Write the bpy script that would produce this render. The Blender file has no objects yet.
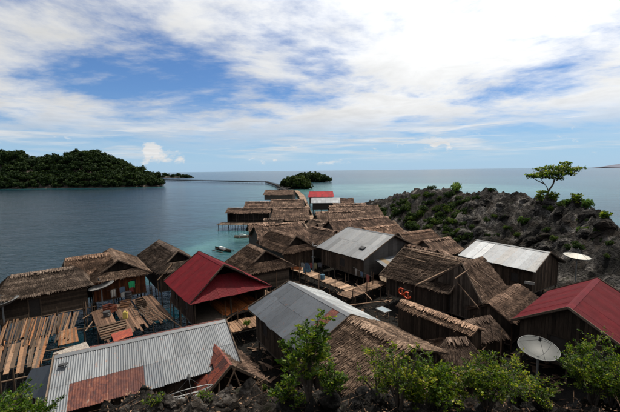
import bpy, math, random
from mathutils import Vector, Matrix, noise as mn
random.seed(7)
RU = random.uniform
rad = math.radians
scene = bpy.context.scene
col = scene.collection

# ------------------------------------------------------------------ camera
FPX = 344.0; CAMZ = 13.5
DELTA = math.atan(35.3 / FPX); ROLL = rad(0.68)
fw = Vector((0, math.cos(DELTA), -math.sin(DELTA)))
_r0 = Vector((1, 0, 0)); _u0 = Vector((0, math.sin(DELTA), math.cos(DELTA)))
up = _u0 * math.cos(ROLL) + _r0 * math.sin(ROLL)
rt = _r0 * math.cos(ROLL) - _u0 * math.sin(ROLL)
CAM = Vector((0, 0, CAMZ))
cd = bpy.data.cameras.new('camera'); cam = bpy.data.objects.new('camera', cd); col.objects.link(cam)
cd.sensor_width = 36; cd.lens = 36 * FPX / 620; cd.clip_start = 0.1; cd.clip_end = 60000
m3 = Matrix((rt, up, -fw)).transposed()
cam.matrix_world = Matrix.Translation(CAM) @ m3.to_4x4()
scene.camera = cam
scene.render.resolution_x = 1024; scene.render.resolution_y = 680

# ------------------------------------------------------------------ sun, sky, exposure
SUN_AZ = rad(40); SUN_EL = rad(65)
sdir = Vector((math.sin(SUN_AZ) * math.cos(SUN_EL), math.cos(SUN_AZ) * math.cos(SUN_EL), math.sin(SUN_EL)))
sl = bpy.data.lights.new('sun', 'SUN'); sl.energy = 5.0; sl.angle = rad(0.6); sl.color = (1, .92, .80)
so = bpy.data.objects.new('sun', sl); col.objects.link(so)
so.rotation_euler = (-sdir).to_track_quat('-Z', 'Y').to_euler(); so.location = (60, 120, 150)
vs = scene.view_settings
vs.view_transform = 'Standard'; vs.look = 'None'; vs.exposure = 0.05; vs.gamma = 1.0; vs.use_curve_mapping = False

class NT:
    """tiny node-tree helper"""
    def __init__(s, tree): s.t = tree; s.n = tree.nodes; s.l = tree.links
    def add(s, typ, **kw):
        nd = s.n.new(typ)
        for k, v in kw.items():
            if k.startswith('i_'):
                nd.inputs[k[2:].replace('_', ' ')].default_value = v
            else: setattr(nd, k, v)
        return nd
    def link(s, a, b): s.l.new(a, b)
    def val(s, x, sock):
        if hasattr(x, 'is_output') or hasattr(x, 'links'): s.l.new(x, sock)
        else: sock.default_value = x
    def math(s, op, a, b=0.0, c=None, clamp=False):
        nd = s.n.new('ShaderNodeMath'); nd.operation = op; nd.use_clamp = clamp
        s.val(a, nd.inputs[0]); s.val(b, nd.inputs[1])
        if c is not None: s.val(c, nd.inputs[2])
        return nd.outputs[0]
    def mix(s, f, a, b, mode='MIX'):
        nd = s.n.new('ShaderNodeMix'); nd.data_type = 'RGBA'; nd.blend_type = mode
        s.val(f, nd.inputs[0]); s.val(a, nd.inputs[6]); s.val(b, nd.inputs[7])
        return nd.outputs[2]
    def ramp(s, f, stops, interp='LINEAR'):
        nd = s.n.new('ShaderNodeValToRGB'); cr = nd.color_ramp; cr.interpolation = interp
        while len(cr.elements) < len(stops): cr.elements.new(0.5)
        for e, (p, c) in zip(cr.elements, stops):
            e.position = p; e.color = c if len(c) == 4 else (*c, 1)
        s.l.new(f, nd.inputs[0]); return nd.outputs[0]
    def smooth(s, x, a, b):
        nd = s.n.new('ShaderNodeMapRange'); nd.interpolation_type = 'SMOOTHSTEP'
        s.val(x, nd.inputs[0]); nd.inputs[1].default_value = a; nd.inputs[2].default_value = b
        return nd.outputs[0]
    def noise(s, vec, scale, detail=4, rough=.55, dist=0.0, dim='3D'):
        nd = s.n.new('ShaderNodeTexNoise'); nd.noise_dimensions = dim
        nd.inputs['Scale'].default_value = scale; nd.inputs['Detail'].default_value = detail
        nd.inputs['Roughness'].default_value = rough; nd.inputs['Distortion'].default_value = dist
        if vec is not None: s.l.new(vec, nd.inputs['Vector'])
        return nd.outputs[0]
    def mapping(s, vec, scale=(1, 1, 1), loc=(0, 0, 0), rot=(0, 0, 0)):
        nd = s.n.new('ShaderNodeMapping'); nd.inputs['Scale'].default_value = scale
        nd.inputs['Location'].default_value = loc; nd.inputs['Rotation'].default_value = rot
        s.l.new(vec, nd.inputs['Vector']); return nd.outputs[0]

w = bpy.data.worlds.new('World'); scene.world = w; w.use_nodes = True
t = NT(w.node_tree); t.n.clear()
out = t.add('ShaderNodeOutputWorld'); bg = t.add('ShaderNodeBackground'); t.link(bg.outputs[0], out.inputs[0])
sky = t.add('ShaderNodeTexSky', sky_type='NISHITA', sun_disc=False, sun_elevation=SUN_EL, sun_rotation=SUN_AZ,
            altitude=10, air_density=1.0, dust_density=0.15, ozone_density=2.5)
tc = t.add('ShaderNodeTexCoord'); dvec = tc.outputs['Generated']
sep = t.add('ShaderNodeSeparateXYZ'); t.link(dvec, sep.inputs[0])
zz = t.math('MAXIMUM', sep.outputs[2], 0.0)
den = t.math('ADD', zz, 0.10)
cmb = t.add('ShaderNodeCombineXYZ')
t.link(t.math('DIVIDE', sep.outputs[0], den), cmb.inputs[0]); t.link(t.math('DIVIDE', sep.outputs[1], den), cmb.inputs[1])
pv = cmb.outputs[0]
# a high sheet of cloud with torn edges, and finer streaks below it
n1 = t.noise(t.mapping(pv, (.60, .66, 1), (CLX := 3.1, CLY := 1.7, 0)), 1.0, 14, .62, .25)
n2 = t.noise(t.mapping(pv, (2.1, 2.4, 1), (9.2, 4.4, 0), (0, 0, rad(-12))), 1.0, 10, .6, .35)
sund = t.add('ShaderNodeVectorMath', operation='DOT_PRODUCT'); t.link(dvec, sund.inputs[0]); sund.inputs[1].default_value = sdir
sdot = sund.outputs['Value']
sg = t.smooth(sdot, .40, .95)
cov = t.math('ADD', t.math('MULTIPLY', n1, 1.0), t.math('MULTIPLY', sg, .13))
cov = t.math('ADD', cov, t.math('MULTIPLY', t.math('SUBTRACT', n2, .5), .34))
c1 = t.smooth(cov, .35, .59)
hz = t.smooth(sep.outputs[2], .035, .17)
c1 = t.math('MULTIPLY', c1, hz)
n3 = t.noise(t.mapping(dvec, (2.2, 2.2, 26), (2.3, .7, .4)), 1.6, 7, .6, .3)
c2 = t.math('MULTIPLY', t.smooth(n3, .42, .68), t.smooth(sep.outputs[2], .012, .06))
c2 = t.math('MULTIPLY', t.math('MULTIPLY', c2, .85), t.math('SUBTRACT', 1.0, t.smooth(sep.outputs[2], .10, .20)))
n4 = t.noise(t.mapping(dvec, (9, 9, 16), (5.3, 2.1, .2)), 1.0, 8, .62, .2)
c3 = t.math('MULTIPLY', t.smooth(n4, .57, .66), t.math('MULTIPLY', t.smooth(sep.outputs[2], .010, .03), t.math('SUBTRACT', 1.0, t.smooth(sep.outputs[2], .06, .13))))
cm = t.math('MAXIMUM', t.math('MAXIMUM', c1, c2), c3, clamp=True)
skyc = t.mix(1.0, sky.outputs[0], (.74, 1.0, 1.32, 1), 'MULTIPLY')
skyc = t.mix(t.math('MULTIPLY', t.math('SUBTRACT', 1.0, t.smooth(sep.outputs[2], 0.0, .16)), .75), skyc, (5.0, 7.6, 10.6, 1))
lum = t.math('ADD', t.math('MULTIPLY', sg, 10.0), 10.4)
lum = t.math('ADD', lum, t.math('MULTIPLY', t.smooth(sdot, .80, 1.0), 5.0))
shade = t.math('ADD', t.math('MULTIPLY', n2, -.55), 1.22)
lum = t.math('MULTIPLY', lum, shade)
clc = t.add('ShaderNodeVectorMath', operation='SCALE'); clc.inputs[0].default_value = (.985, .995, 1.0); t.link(lum, clc.inputs['Scale'])
fin = t.mix(cm, skyc, clc.outputs[0])
t.link(fin, bg.inputs[0]); bg.inputs[1].default_value = 0.075

# ------------------------------------------------------------------ pixel -> place helpers
def ray(x, y): return fw + rt * ((x - 310) / FPX) - up * ((y - 206) / FPX)
def P(x, y, z):
    d = ray(x, y); return CAM + d * ((z - CAMZ) / d.z)
def at(x, y, Y):
    d = ray(x, y); return CAM + d * (Y / d.y)

# ------------------------------------------------------------------ materials
MATS = {}
def newmat(name):
    m = bpy.data.materials.new(name); m.use_nodes = True
    tt = NT(m.node_tree); tt.n.clear()
    o = tt.add('ShaderNodeOutputMaterial'); b = tt.add('ShaderNodeBsdfPrincipled')
    tt.link(b.outputs[0], o.inputs[0]); MATS[name] = m
    return tt, b, o
def bump(tt, b, h, strength=.5, dist=.02):
    bp = tt.add('ShaderNodeBump'); bp.inputs['Strength'].default_value = strength; bp.inputs['Distance'].default_value = dist
    tt.link(h, bp.inputs['Height']); tt.link(bp.outputs[0], b.inputs['Normal'])
def objcol(tt):
    oi = tt.add('ShaderNodeObjectInfo'); return oi.outputs['Color'], oi.outputs['Random']
def attr(tt, n='var'):
    a = tt.add('ShaderNodeAttribute', attribute_name=n); return a.outputs['Fac']
def opos(tt): return tt.add('ShaderNodeTexCoord').outputs['Object']
def gpos(tt): return tt.add('ShaderNodeNewGeometry').outputs['Position']

def m_thatch():
    tt, b, o = newmat('thatch'); v = attr(tt); oc, rn = objcol(tt)
    p = gpos(tt); n = tt.smooth(tt.noise(p, .75, 6, .65), .25, .75)
    f = tt.math('ADD', tt.math('MULTIPLY', v, .60), tt.math('MULTIPLY', n, .42))
    c = tt.ramp(f, [(.08, (.009, .0065, .005)), (.32, (.030, .022, .0165)), (.55, (.088, .066, .051)), (.78, (.205, .160, .126)), (.98, (.36, .30, .25))])
    fine = tt.noise(p, 30, 3, .6)
    c = tt.mix(tt.math('MULTIPLY', fine, .5), c, (.03, .024, .02, 1))
    c = tt.mix(1.0, c, oc, 'MULTIPLY')
    tt.link(c, b.inputs['Base Color']); b.inputs['Roughness'].default_value = .9; b.inputs['Specular IOR Level'].default_value = .15
    bump(tt, b, tt.noise(p, 45, 3, .6), .6, .02)
m_thatch()
def m_wood():
    tt, b, o = newmat('wood'); oc, rn = objcol(tt); g = gpos(tt)
    p = opos(tt)
    n = tt.noise(tt.mapping(g, (9, 9, 2.2)), 1.0, 5, .6, .4)
    n2 = tt.noise(g, 1.7, 4, .6)
    f = tt.math('ADD', tt.math('MULTIPLY', n, .6), tt.math('MULTIPLY', rn, .4))
    c = tt.ramp(f, [(.15, (.024, .018, .013)), (.5, (.068, .052, .040)), (.85, (.15, .119, .095))])
    c = tt.mix(tt.math('MULTIPLY', tt.smooth(n2, .5, .75), .55), c, (.02, .018, .016, 1))
    c = tt.mix(1.0, c, oc, 'MULTIPLY')
    tt.link(c, b.inputs['Base Color']); b.inputs['Roughness'].default_value = .85; b.inputs['Specular IOR Level'].default_value = .2
    bump(tt, b, n, .5, .01)
m_wood()
def m_tin():
    tt, b, o = newmat('tin'); oc, rn = objcol(tt); g = gpos(tt); p = opos(tt)
    n = tt.noise(g, 2.6, 5, .65); st = tt.noise(tt.mapping(p, (7, .9, 7)), 1, 4, .6)
    base = tt.ramp(tt.math('ADD', tt.math('MULTIPLY', rn, .55), tt.math('MULTIPLY', n, .45)),
                   [(.1, (.066, .070, .075)), (.5, (.104, .110, .116)), (.9, (.152, .158, .165))])
    base = tt.mix(tt.math('MULTIPLY', tt.smooth(st, .50, .72), .55), base, (.05, .048, .046, 1))
    rust = tt.noise(g, 5.5, 6, .7)
    rm = tt.math('MULTIPLY', tt.smooth(rust, .59, .70), .7)
    base = tt.mix(rm, base, (.20, .075, .035, 1))
    base = tt.mix(1.0, base, oc, 'MULTIPLY')
    tt.link(base, b.inputs['Base Color']); b.inputs['Metallic'].default_value = .2
    tt.link(tt.math('ADD', tt.math('MULTIPLY', n, .3), .38), b.inputs['Roughness'])
    bump(tt, b, tt.noise(g, 14, 3, .5), .15, .02)
m_tin()
def m_rust():
    tt, b, o = newmat('rusted_tin'); oc, rn = objcol(tt); g = gpos(tt); p = opos(tt)
    n = tt.noise(tt.mapping(p, (5, .8, 5)), 1, 6, .7); n2 = tt.noise(g, 7, 6, .7)
    f = tt.math('ADD', tt.math('MULTIPLY', n, .55), tt.math('MULTIPLY', n2, .45))
    c = tt.ramp(f, [(.34, (.014, .005, .005)), (.44, (.052, .011, .008)), (.52, (.11, .028, .014)), (.59, (.16, .055, .028)), (.63, (.22, .18, .15)), (.70, (.26, .25, .24))])
    c = tt.mix(tt.math('MULTIPLY', tt.smooth(rn, .3, 1), .6), c, (.045, .012, .009, 1))
    c = tt.mix(1.0, c, oc, 'MULTIPLY')
    tt.link(c, b.inputs['Base Color']); b.inputs['Roughness'].default_value = .82
    bump(tt, b, n2, .3, .01)
m_rust()
def m_redtin():
    tt, b, o = newmat('red_painted_tin'); oc, rn = objcol(tt); g = gpos(tt)
    n = tt.noise(g, 1.6, 6, .65); n2 = tt.noise(g, 11, 5, .7)
    c = tt.ramp(n, [(.3, (.075, .003, .006)), (.6, (.115, .005, .009)), (.8, (.14, .012, .014))])
    c = tt.mix(tt.math('MULTIPLY', tt.smooth(n2, .60, .72), .5), c, (.10, .030, .024, 1))
    c = tt.mix(1.0, c, oc, 'MULTIPLY')
    stx = tt.noise(tt.mapping(g, (2.2, 2.2, .5)), 1.6, 6, .7)
    c = tt.mix(tt.math('MULTIPLY', tt.smooth(stx, .5, .72), .55), c, (.10, .018, .015, 1))
    c = tt.mix(tt.math('MULTIPLY', rn, .45), c, (.055, .006, .008, 1))
    tt.link(c, b.inputs['Base Color']); b.inputs['Roughness'].default_value = .65; b.inputs['Specular IOR Level'].default_value = .14
m_redtin()
def m_plain(name, c, rough=.7, metal=0, var=.35, scale=6.):
    tt, b, o = newmat(name); oc, rn = objcol(tt); g = gpos(tt)
    n = tt.noise(g, scale, 5, .65)
    d = tuple(x * (1 - var) for x in c)
    cc = tt.mix(tt.smooth(n, .3, .7), (*d, 1), (*c, 1)); cc = tt.mix(1.0, cc, oc, 'MULTIPLY')
    tt.link(cc, b.inputs['Base Color']); b.inputs['Roughness'].default_value = rough; b.inputs['Metallic'].default_value = metal
    bump(tt, b, n, .2, .01)
m_plain('dark_panel', (.028, .022, .018), .95)
m_plain('woven_mat', (.10, .083, .065), .9, 0, .45, 18)
m_plain('dish_white', (.62, .61, .58), .55, 0, .15, 4)
m_plain('dish_grey', (.36, .37, .36), .6, 0, .2, 3)
m_plain('dark_metal', (.05, .05, .05), .6, .5)
m_plain('cloth', (.8, .8, .8), .9, 0, .25)
m_plain('paint', (.8, .8, .8), .45, 0, .2)
m_plain('flaking_white', (.30, .28, .25), .8, 0, .62, 13)
m_plain('bark', (.075, .058, .045), .95, 0, .5, 14)
m_plain('sand', (.42, .37, .29), .95, 0, .3, .3)
def m_leaf(name, stops, trans=.35):
    tt, b, o = newmat(name); v = attr(tt); oc, rn = objcol(tt)
    c = tt.ramp(v, stops); c = tt.mix(1.0, c, oc, 'MULTIPLY')
    tt.link(c, b.inputs['Base Color']); b.inputs['Roughness'].default_value = .5 if name == 'leaf' else .8; b.inputs['Specular IOR Level'].default_value = .3 if name == 'leaf' else .08
    tr = tt.add('ShaderNodeBsdfTranslucent'); c2 = tt.mix(1.0, c, (1.25, 1.35, .5, 1), 'MULTIPLY'); tt.link(c2, tr.inputs[0])
    mx = tt.add('ShaderNodeMixShader'); mx.inputs[0].default_value = trans
    tt.link(b.outputs[0], mx.inputs[1]); tt.link(tr.outputs[0], mx.inputs[2]); tt.link(mx.outputs[0], o.inputs[0])
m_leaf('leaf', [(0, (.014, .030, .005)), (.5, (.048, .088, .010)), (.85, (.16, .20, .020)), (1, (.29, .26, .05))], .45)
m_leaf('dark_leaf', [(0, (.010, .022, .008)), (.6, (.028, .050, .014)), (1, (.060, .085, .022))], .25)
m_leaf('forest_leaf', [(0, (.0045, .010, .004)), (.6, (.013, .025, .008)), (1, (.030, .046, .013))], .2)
def m_rock():
    tt, b, o = newmat('limestone'); g = gpos(tt)
    n = tt.smooth(tt.noise(g, .34, 7, .65, .6), .2, .8); n2 = tt.noise(tt.mapping(g, (1, 1, 2.2), rot=(.5, .3, 0)), 3.2, 7, .72, .5); n3 = tt.noise(g, 15, 4, .7)
    vz = tt.add('ShaderNodeTexVoronoi', feature='DISTANCE_TO_EDGE'); vz.inputs['Scale'].default_value = 1.3
    wv = tt.add('ShaderNodeVectorMath', operation='ADD'); tt.link(g, wv.inputs[0])
    cx = tt.add('ShaderNodeTexNoise'); cx.inputs['Scale'].default_value = 1.1; tt.link(g, cx.inputs['Vector']); tt.link(cx.outputs['Color'], wv.inputs[1])
    tt.link(wv.outputs[0], vz.inputs['Vector'])
    f = tt.math('ADD', tt.math('MULTIPLY', n, .45), tt.math('MULTIPLY', n2, .55))
    c = tt.ramp(f, [(.36, (.005, .0045, .004)), (.47, (.014, .0125, .011)), (.55, (.042, .038, .034)), (.62, (.11, .10, .09)), (.72, (.27, .245, .22))])
    soil = tt.smooth(tt.noise(g, .33, 5, .6), .50, .62)
    c = tt.mix(tt.math('MULTIPLY', soil, .5), c, (.030, .021, .014, 1))
    moss = tt.math('MULTIPLY', tt.smooth(tt.noise(g, 1.2, 6, .7), .56, .68), .75)
    c = tt.mix(moss, c, (.018, .023, .008, 1))
    sz_ = tt.add('ShaderNodeSeparateXYZ'); tt.link(g, sz_.inputs[0])
    c = tt.mix(tt.smooth(sz_.outputs[2], 1.7, .8), c, (.010, .009, .0075, 1))  # low tidal mud, coloured darker to paint in the shade between houses
    tt.link(c, b.inputs['Base Color']); b.inputs['Roughness'].default_value = .95; b.inputs['Specular IOR Level'].default_value = .15
    h = tt.math('ADD', tt.math('MULTIPLY', n2, 1.0), tt.math('MULTIPLY', n3, .45))
    h = tt.math('ADD', h, tt.math('MULTIPLY', tt.smooth(vz.outputs['Distance'], 0, .12), .6))
    bump(tt, b, h, 1.0, .22)
m_rock()
def m_sea():
    tt, b, o = newmat('sea_water'); g = gpos(tt); a = attr(tt, 'shallow')
    n = tt.noise(tt.mapping(g, (.035, .05, .05)), 1, 6, .65, .8)
    sh = tt.math('ADD', a, tt.math('MULTIPLY', tt.math('SUBTRACT', n, .5), .55), clamp=True)
    sh = tt.math('MULTIPLY', sh, tt.smooth(a, .0, .12))
    c = tt.ramp(sh, [(0, (.0008, .0125, .0195)), (.2, (.002, .025, .033)), (.42, (.008, .050, .056)), (.62, (.040, .118, .112)), (.85, (.13, .225, .205))])
    tt.link(c, b.inputs['Base Color']); b.inputs['IOR'].default_value = 1.33; b.inputs['Roughness'].default_value = .15
    b.inputs['Specular IOR Level'].default_value = .38
    h1 = tt.noise(tt.mapping(g, (.55, .95, 1), rot=(0, 0, .4)), 1, 5, .62, .3)
    h2 = tt.noise(tt.mapping(g, (.06, .11, 1), rot=(0, 0, .3)), 1, 4, .6, .3)
    bp = tt.add('ShaderNodeBump'); bp.inputs['Strength'].default_value = .55; bp.inputs['Distance'].default_value = .55
    tt.link(tt.math('ADD', h1, tt.math('MULTIPLY', h2, 3.0)), bp.inputs['Height']); tt.link(bp.outputs[0], b.inputs['Normal'])
m_sea()

# ------------------------------------------------------------------ mesh helpers
class MB:
    def __init__(s): s.v = []; s.f = []; s.a = []
    def add(s, vs, fs, a=.5):
        k = len(s.v); s.v.extend(vs); s.f.extend([tuple(i + k for i in f) for f in fs])
        s.a.extend(a if isinstance(a, list) else [a] * len(vs))
    def quad(s, p, q, r, t_, a=.5): s.add([p, q, r, t_], [(0, 1, 2, 3)], a)
    def box(s, c, h, M=None, a=.5):
        vs = [Vector((c[0] + x * h[0], c[1] + y * h[1], c[2] + z * h[2])) for x in (-1, 1) for y in (-1, 1) for z in (-1, 1)]
        if M: vs = [M @ v for v in vs]
        s.add(vs, [(0, 1, 3, 2), (4, 6, 7, 5), (0, 4, 5, 1), (2, 3, 7, 6), (0, 2, 6, 4), (1, 5, 7, 3)], a)
    def tube(s, pts, rs, n=7, a=.5, cap=True):
        pts = [Vector(p) for p in pts]; rings = []
        if not isinstance(rs, (list, tuple)): rs = [rs] * len(pts)
        k0 = len(s.v); vs = []; fs = []
        for i, p in enumerate(pts):
            d = (pts[min(i + 1, len(pts) - 1)] - pts[max(i - 1, 0)]).normalized()
            x = d.orthogonal().normalized(); y = d.cross(x)
            if i and x.dot(px_) < 0.2:
                x = (px_ - d * px_.dot(d)).normalized(); y = d.cross(x)
            elif i:
                x = (px_ - d * px_.dot(d)).normalized(); y = d.cross(x)
            px_ = x
            for j in range(n):
                an = 2 * math.pi * j / n; vs.append(p + (x * math.cos(an) + y * math.sin(an)) * rs[i])
        for i in range(len(pts) - 1):
            for j in range(n):
                fs.append((i * n + j, i * n + (j + 1) % n, (i + 1) * n + (j + 1) % n, (i + 1) * n + j))
        if cap: fs.append(tuple(range(n - 1, -1, -1))); fs.append(tuple(range((len(pts) - 1) * n, len(pts) * n)))
        s.add(vs, fs, a)
    def mesh(s, name):
        me = bpy.data.meshes.new(name); me.from_pydata([tuple(v) for v in s.v], [], s.f)
        at_ = me.attributes.new('var', 'FLOAT', 'POINT'); at_.data.foreach_set('value', s.a)
        return me
    def build(s, name, mat, parent=None, tint=None, smooth=False, M=None):
        me = s.mesh(name); me.materials.append(MATS[mat])
        if smooth: me.shade_smooth()
        return mkobj(name, me, parent, tint, M)
def mkobj(name, me, parent=None, tint=None, M=None):
    o = bpy.data.objects.new(name, me); col.objects.link(o)
    if parent: o.parent = parent
    if M is not None: o.matrix_basis = M
    if tint: o.color = (*tint, 1)
    return o
def tag(o, label, cat, group=None):
    o['label'] = label; o['category'] = cat
    if group: o['group'] = group
    return o
def struct(o): o['kind'] = 'structure'; return o
def thing(name, label, cat, loc=(0, 0, 0), rz=0, group=None):
    o = bpy.data.objects.new(name, None); col.objects.link(o); o.empty_display_size = .3
    o.location = loc; o.rotation_euler = (0, 0, rz)
    return tag(o, label, cat, group)
def copy_tree(o, parent=None):
    c = o.copy(); col.objects.link(c); c.parent = parent
    for ch in list(o.children): copy_tree(ch, c)
    return c
def smst(a, b, x):
    t_ = max(0., min(1., (x - a) / (b - a))); return t_ * t_ * (3 - 2 * t_)
def lerp(a, b, f): return a + (b - a) * f
def interp(tab, x):
    if x <= tab[0][0]: return tab[0][1]
    for (x0, y0), (x1, y1) in zip(tab, tab[1:]):
        if x <= x1: return y0 + (y1 - y0) * (x - x0) / (x1 - x0)
    return tab[-1][1]
UNIT = {}
def unit_box(mat):
    if mat not in UNIT:
        m = MB(); m.box((0, 0, 0), (.5, .5, .5)); me = m.mesh('unit_board'); me.materials.append(MATS[mat]); UNIT[mat] = me
    return UNIT[mat]
def unit_pole(mat):
    k = 'pole' + mat
    if k not in UNIT:
        m = MB(); m.tube([(0, 0, 0), (.03, -.02, .5), (0, 0, 1)], [1, .93, .85], 8); me = m.mesh('unit_pole'); me.materials.append(MATS[mat]); me.shade_smooth(); UNIT[k] = me
    return UNIT[k]
def board(name, p, q, wd, th, mat='wood', parent=None, tint=None, roll=0):
    """a box from p to q (lengthwise)"""
    p = Vector(p); q = Vector(q); d = q - p; L = d.length; d.normalize()
    side = d.cross(Vector((0, 0, 1)))
    if side.length < .05: side = Vector((1, 0, 0)) if abs(d.x) < .5 else Vector((0, 1, 0))
    side.normalize(); nn = side.cross(d)
    if roll: side, nn = side * math.cos(roll) + nn * math.sin(roll), nn * math.cos(roll) - side * math.sin(roll)
    M = Matrix((d * L, side * wd, nn * th)).transposed().to_4x4(); M.translation = (p + q) / 2
    return mkobj(name, unit_box(mat), parent, tint, M)
def pole(name, p, q, r, mat='wood', parent=None, tint=None):
    p = Vector(p); q = Vector(q); d = q - p
    x = d.orthogonal().normalized(); y = d.normalized().cross(x)
    M = Matrix((x * r, y * r, d)).transposed().to_4x4(); M.translation = p
    return mkobj(name, unit_pole(mat), parent, tint, M)

# ------------------------------------------------------------------ terrain
HILL = [(372, 201, 100), (400, 195, 92), (420, 190, 84), (434, 187.5, 78), (452, 190, 74), (470, 194.5, 70), (491, 192, 66), (510, 194, 62),
        (534, 199, 57), (561, 201.5, 52), (588, 208, 47), (601, 219, 43), (614, 229, 39), (640, 250, 34), (700, 300, 27)]
HP = [at(x, y, Y) for x, y, Y in HILL]
HW = [6, 9, 12, 15, 17, 18, 19, 19, 18, 17, 15, 13, 11, 10, 9]
LAND = [(-30, 6), (-27, 22), (-14, 26), (-10, 31), (-7, 38), (-3, 50), (4, 60), (12, 76), (22, 100), (36, 112), (60, 98), (75, 45), (62, 0), (0, -30), (-36, -22), (-26, 0)]
def poly_sd(x, y, poly):
    ins = False; dm = 1e9
    for i in range(len(poly)):
        x0, y0 = poly[i - 1]; x1, y1 = poly[i]
        if (y0 > y) != (y1 > y) and x < (x1 - x0) * (y - y0) / (y1 - y0) + x0: ins = not ins
        dx, dy = x1 - x0, y1 - y0; k = max(0, min(1, ((x - x0) * dx + (y - y0) * dy) / (dx * dx + dy * dy)))
        dm = min(dm, math.hypot(x - x0 - k * dx, y - y0 - k * dy))
    return dm if ins else -dm
NEAR = [(-20, 11.8), (2.0, 11.6), (3.2, 9.2), (4.6, 7.6), (6.5, 6.9), (9.2, 6.55), (10.3, 6.2), (11.2, 4.7), (12.6, 2.4), (14.5, 1.1), (20, .7)]
def ground0(x, y):
    sd = poly_sd(x, y, LAND)
    z = lerp(-2.2, .45, smst(-4, 3, sd))
    if y < 24:
        ye = y + 3.2 * smst(-4.6, -9, x) + 2.0 * smst(5, 13, x) * smst(5, 11, y) + max(0, abs(x) - 14) * .25
        zn = interp(NEAR, ye)
        z = max(z, zn if zn > .75 else -9)
    best = 1e9
    for i in range(len(HP) - 1):
        a, b2 = HP[i], HP[i + 1]; dx, dy = b2.x - a.x, b2.y - a.y
        k = max(0, min(1, ((x - a.x) * dx + (y - a.y) * dy) / (dx * dx + dy * dy)))
        ex, ey = x - a.x - k * dx, y - a.y - k * dy; d = math.hypot(ex, ey)
        if d < best:
            best = d; zr = lerp(a.z, b2.z, k); wd = lerp(HW[i], HW[i + 1], k)
            far = (dx * ey - dy * ex) > 0
    wd = wd * (.62 if far else 1.0); q = best / wd
    hz_ = zr * (1 - smst(0.0, 1.0, q) ** .8) if q < 1 else 0
    z = max(z, hz_ if q < 1 else -9)
    return z
def ground(x, y):
    z = ground0(x, y)
    k = smst(.55, 3.0, z)
    p = Vector((x, y, 0))
    r = mn.fractal(p * .30, 1.0, 2.0, 4) * .55
    rr = max(0, 1 - abs(mn.noise(p * .62 + Vector((7, 3, 1))))) ** 2.2 - .45
    r2 = (1 - abs(mn.noise(p * 1.7 + Vector((1, 9, 4))))) ** 2 - .5
    r3 = mn.noise(p * 4.3); r4 = mn.noise(p * 9.7)
    dv_, _ = mn.voronoi(Vector((x * .36 + r * .5, y * .36, 3.1))); bl = min(.5, dv_[1] - dv_[0])
    dv_, _ = mn.voronoi(Vector((x * 1.05 + r, y * 1.05, 8.7))); bl2 = min(.45, dv_[1] - dv_[0])
    z += k * ((bl - .25) * (1.5 if y > 25 else .7) + (bl2 - .2) * .55)
    z += k * (r * .9 + rr * .75 + r2 * .42 + r3 * .13 + r4 * .06) + (1 - k) * .10 * r
    if y < 8: z = z if y > 8 else min(z, ground0(x, y) + .35)
    if x * x + y * y < 9: z = min(z, 12.1)
    return z
def frange(a, b, s):
    r = []; x = a
    while x < b - 1e-6: r.append(x); x += s
    return r
xs = frange(-34, -10, .8) + frange(-10, 12, .13) + frange(12, 50, .34) + frange(50, 80, .8)
ys = frange(-24, 5, .9) + frange(5, 14, .12) + frange(14, 70, .34) + frange(70, 118, .7)
verts = []; faces = []
ny = len(ys)
for x in xs:
    for y in ys:
        verts.append((x, y, ground(x, y)))
for i in range(len(xs) - 1):
    for j in range(ny - 1):
        a = i * ny + j
        if max(verts[a][2], verts[a + 1][2], verts[a + ny][2], verts[a + ny + 1][2]) > -1.9:
            faces.append((a, a + ny, a + ny + 1, a + 1))
me = bpy.data.meshes.new('rocky_ground'); me.from_pydata(verts, [], faces); me.materials.append(MATS['limestone'])
struct(mkobj('rocky_ground', me))

# sea: rings growing outward to the horizon, with a depth attribute
def shallow(x, y):
    s = 1 - smst(-26, -1, -(-poly_sd(x, y, LAND))) if False else 0
    d = -poly_sd(x, y, LAND)                       # metres outside the land
    v = (.42 * smst(3, 9, d) * (1 - smst(11, 26, d)) * smst(30, 40, y) + .06) if d > 0 else .06
    # reef flat along the far pier houses and out by the islets
    for (cx, cy, r0, r1, am) in ((-12, 72, 5, 22, .5), (-9, 110, 8, 34, .55), (-5, 150, 10, 60, .5), (20, 230, 20, 120, .62), (75, 250, 40, 190, .66), (-20, 300, 15, 70, .55), (190, 420, 60, 380, .34), (-15, 47, 3, 15, .55)):
        dd = math.hypot(x - cx, y - cy); v = max(v, am * (1 - smst(r0, r1, dd)))
    v = max(v, .50 * (1 - smst(2, 9, abs(x + 27 - (y - 36) * .35)))) if 33 < y < 70 else v
    # pale rim in front of the left island's beach
    dd = abs(y - (300 + x * -.02)); 
    if x < -60: v = max(v, .42 * (1 - smst(4, 26, abs(y - 316))))
    return v
v = [(0, 10, 0)]; f = []; rings = [2.0]
while rings[-1] < 45000: rings.append(rings[-1] * 1.055)
NA = 200
for r in rings:
    for j in range(NA):
        an = 2 * math.pi * j / NA; v.append((r * math.cos(an), 10 + r * math.sin(an), 0))
for j in range(NA): f.append((0, 1 + j, 1 + (j + 1) % NA))
for i in range(len(rings) - 1):
    for j in range(NA):
        a = 1 + i * NA + j; b_ = 1 + i * NA + (j + 1) % NA; f.append((a, a + NA, b_ + NA, b_))
me = bpy.data.meshes.new('sea'); me.from_pydata(v, [], f); me.materials.append(MATS['sea_water'])
at_ = me.attributes.new('shallow', 'FLOAT', 'POINT'); at_.data.foreach_set('value', [shallow(p[0], p[1]) for p in v])
me.shade_smooth()
struct(mkobj('sea', me))

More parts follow.
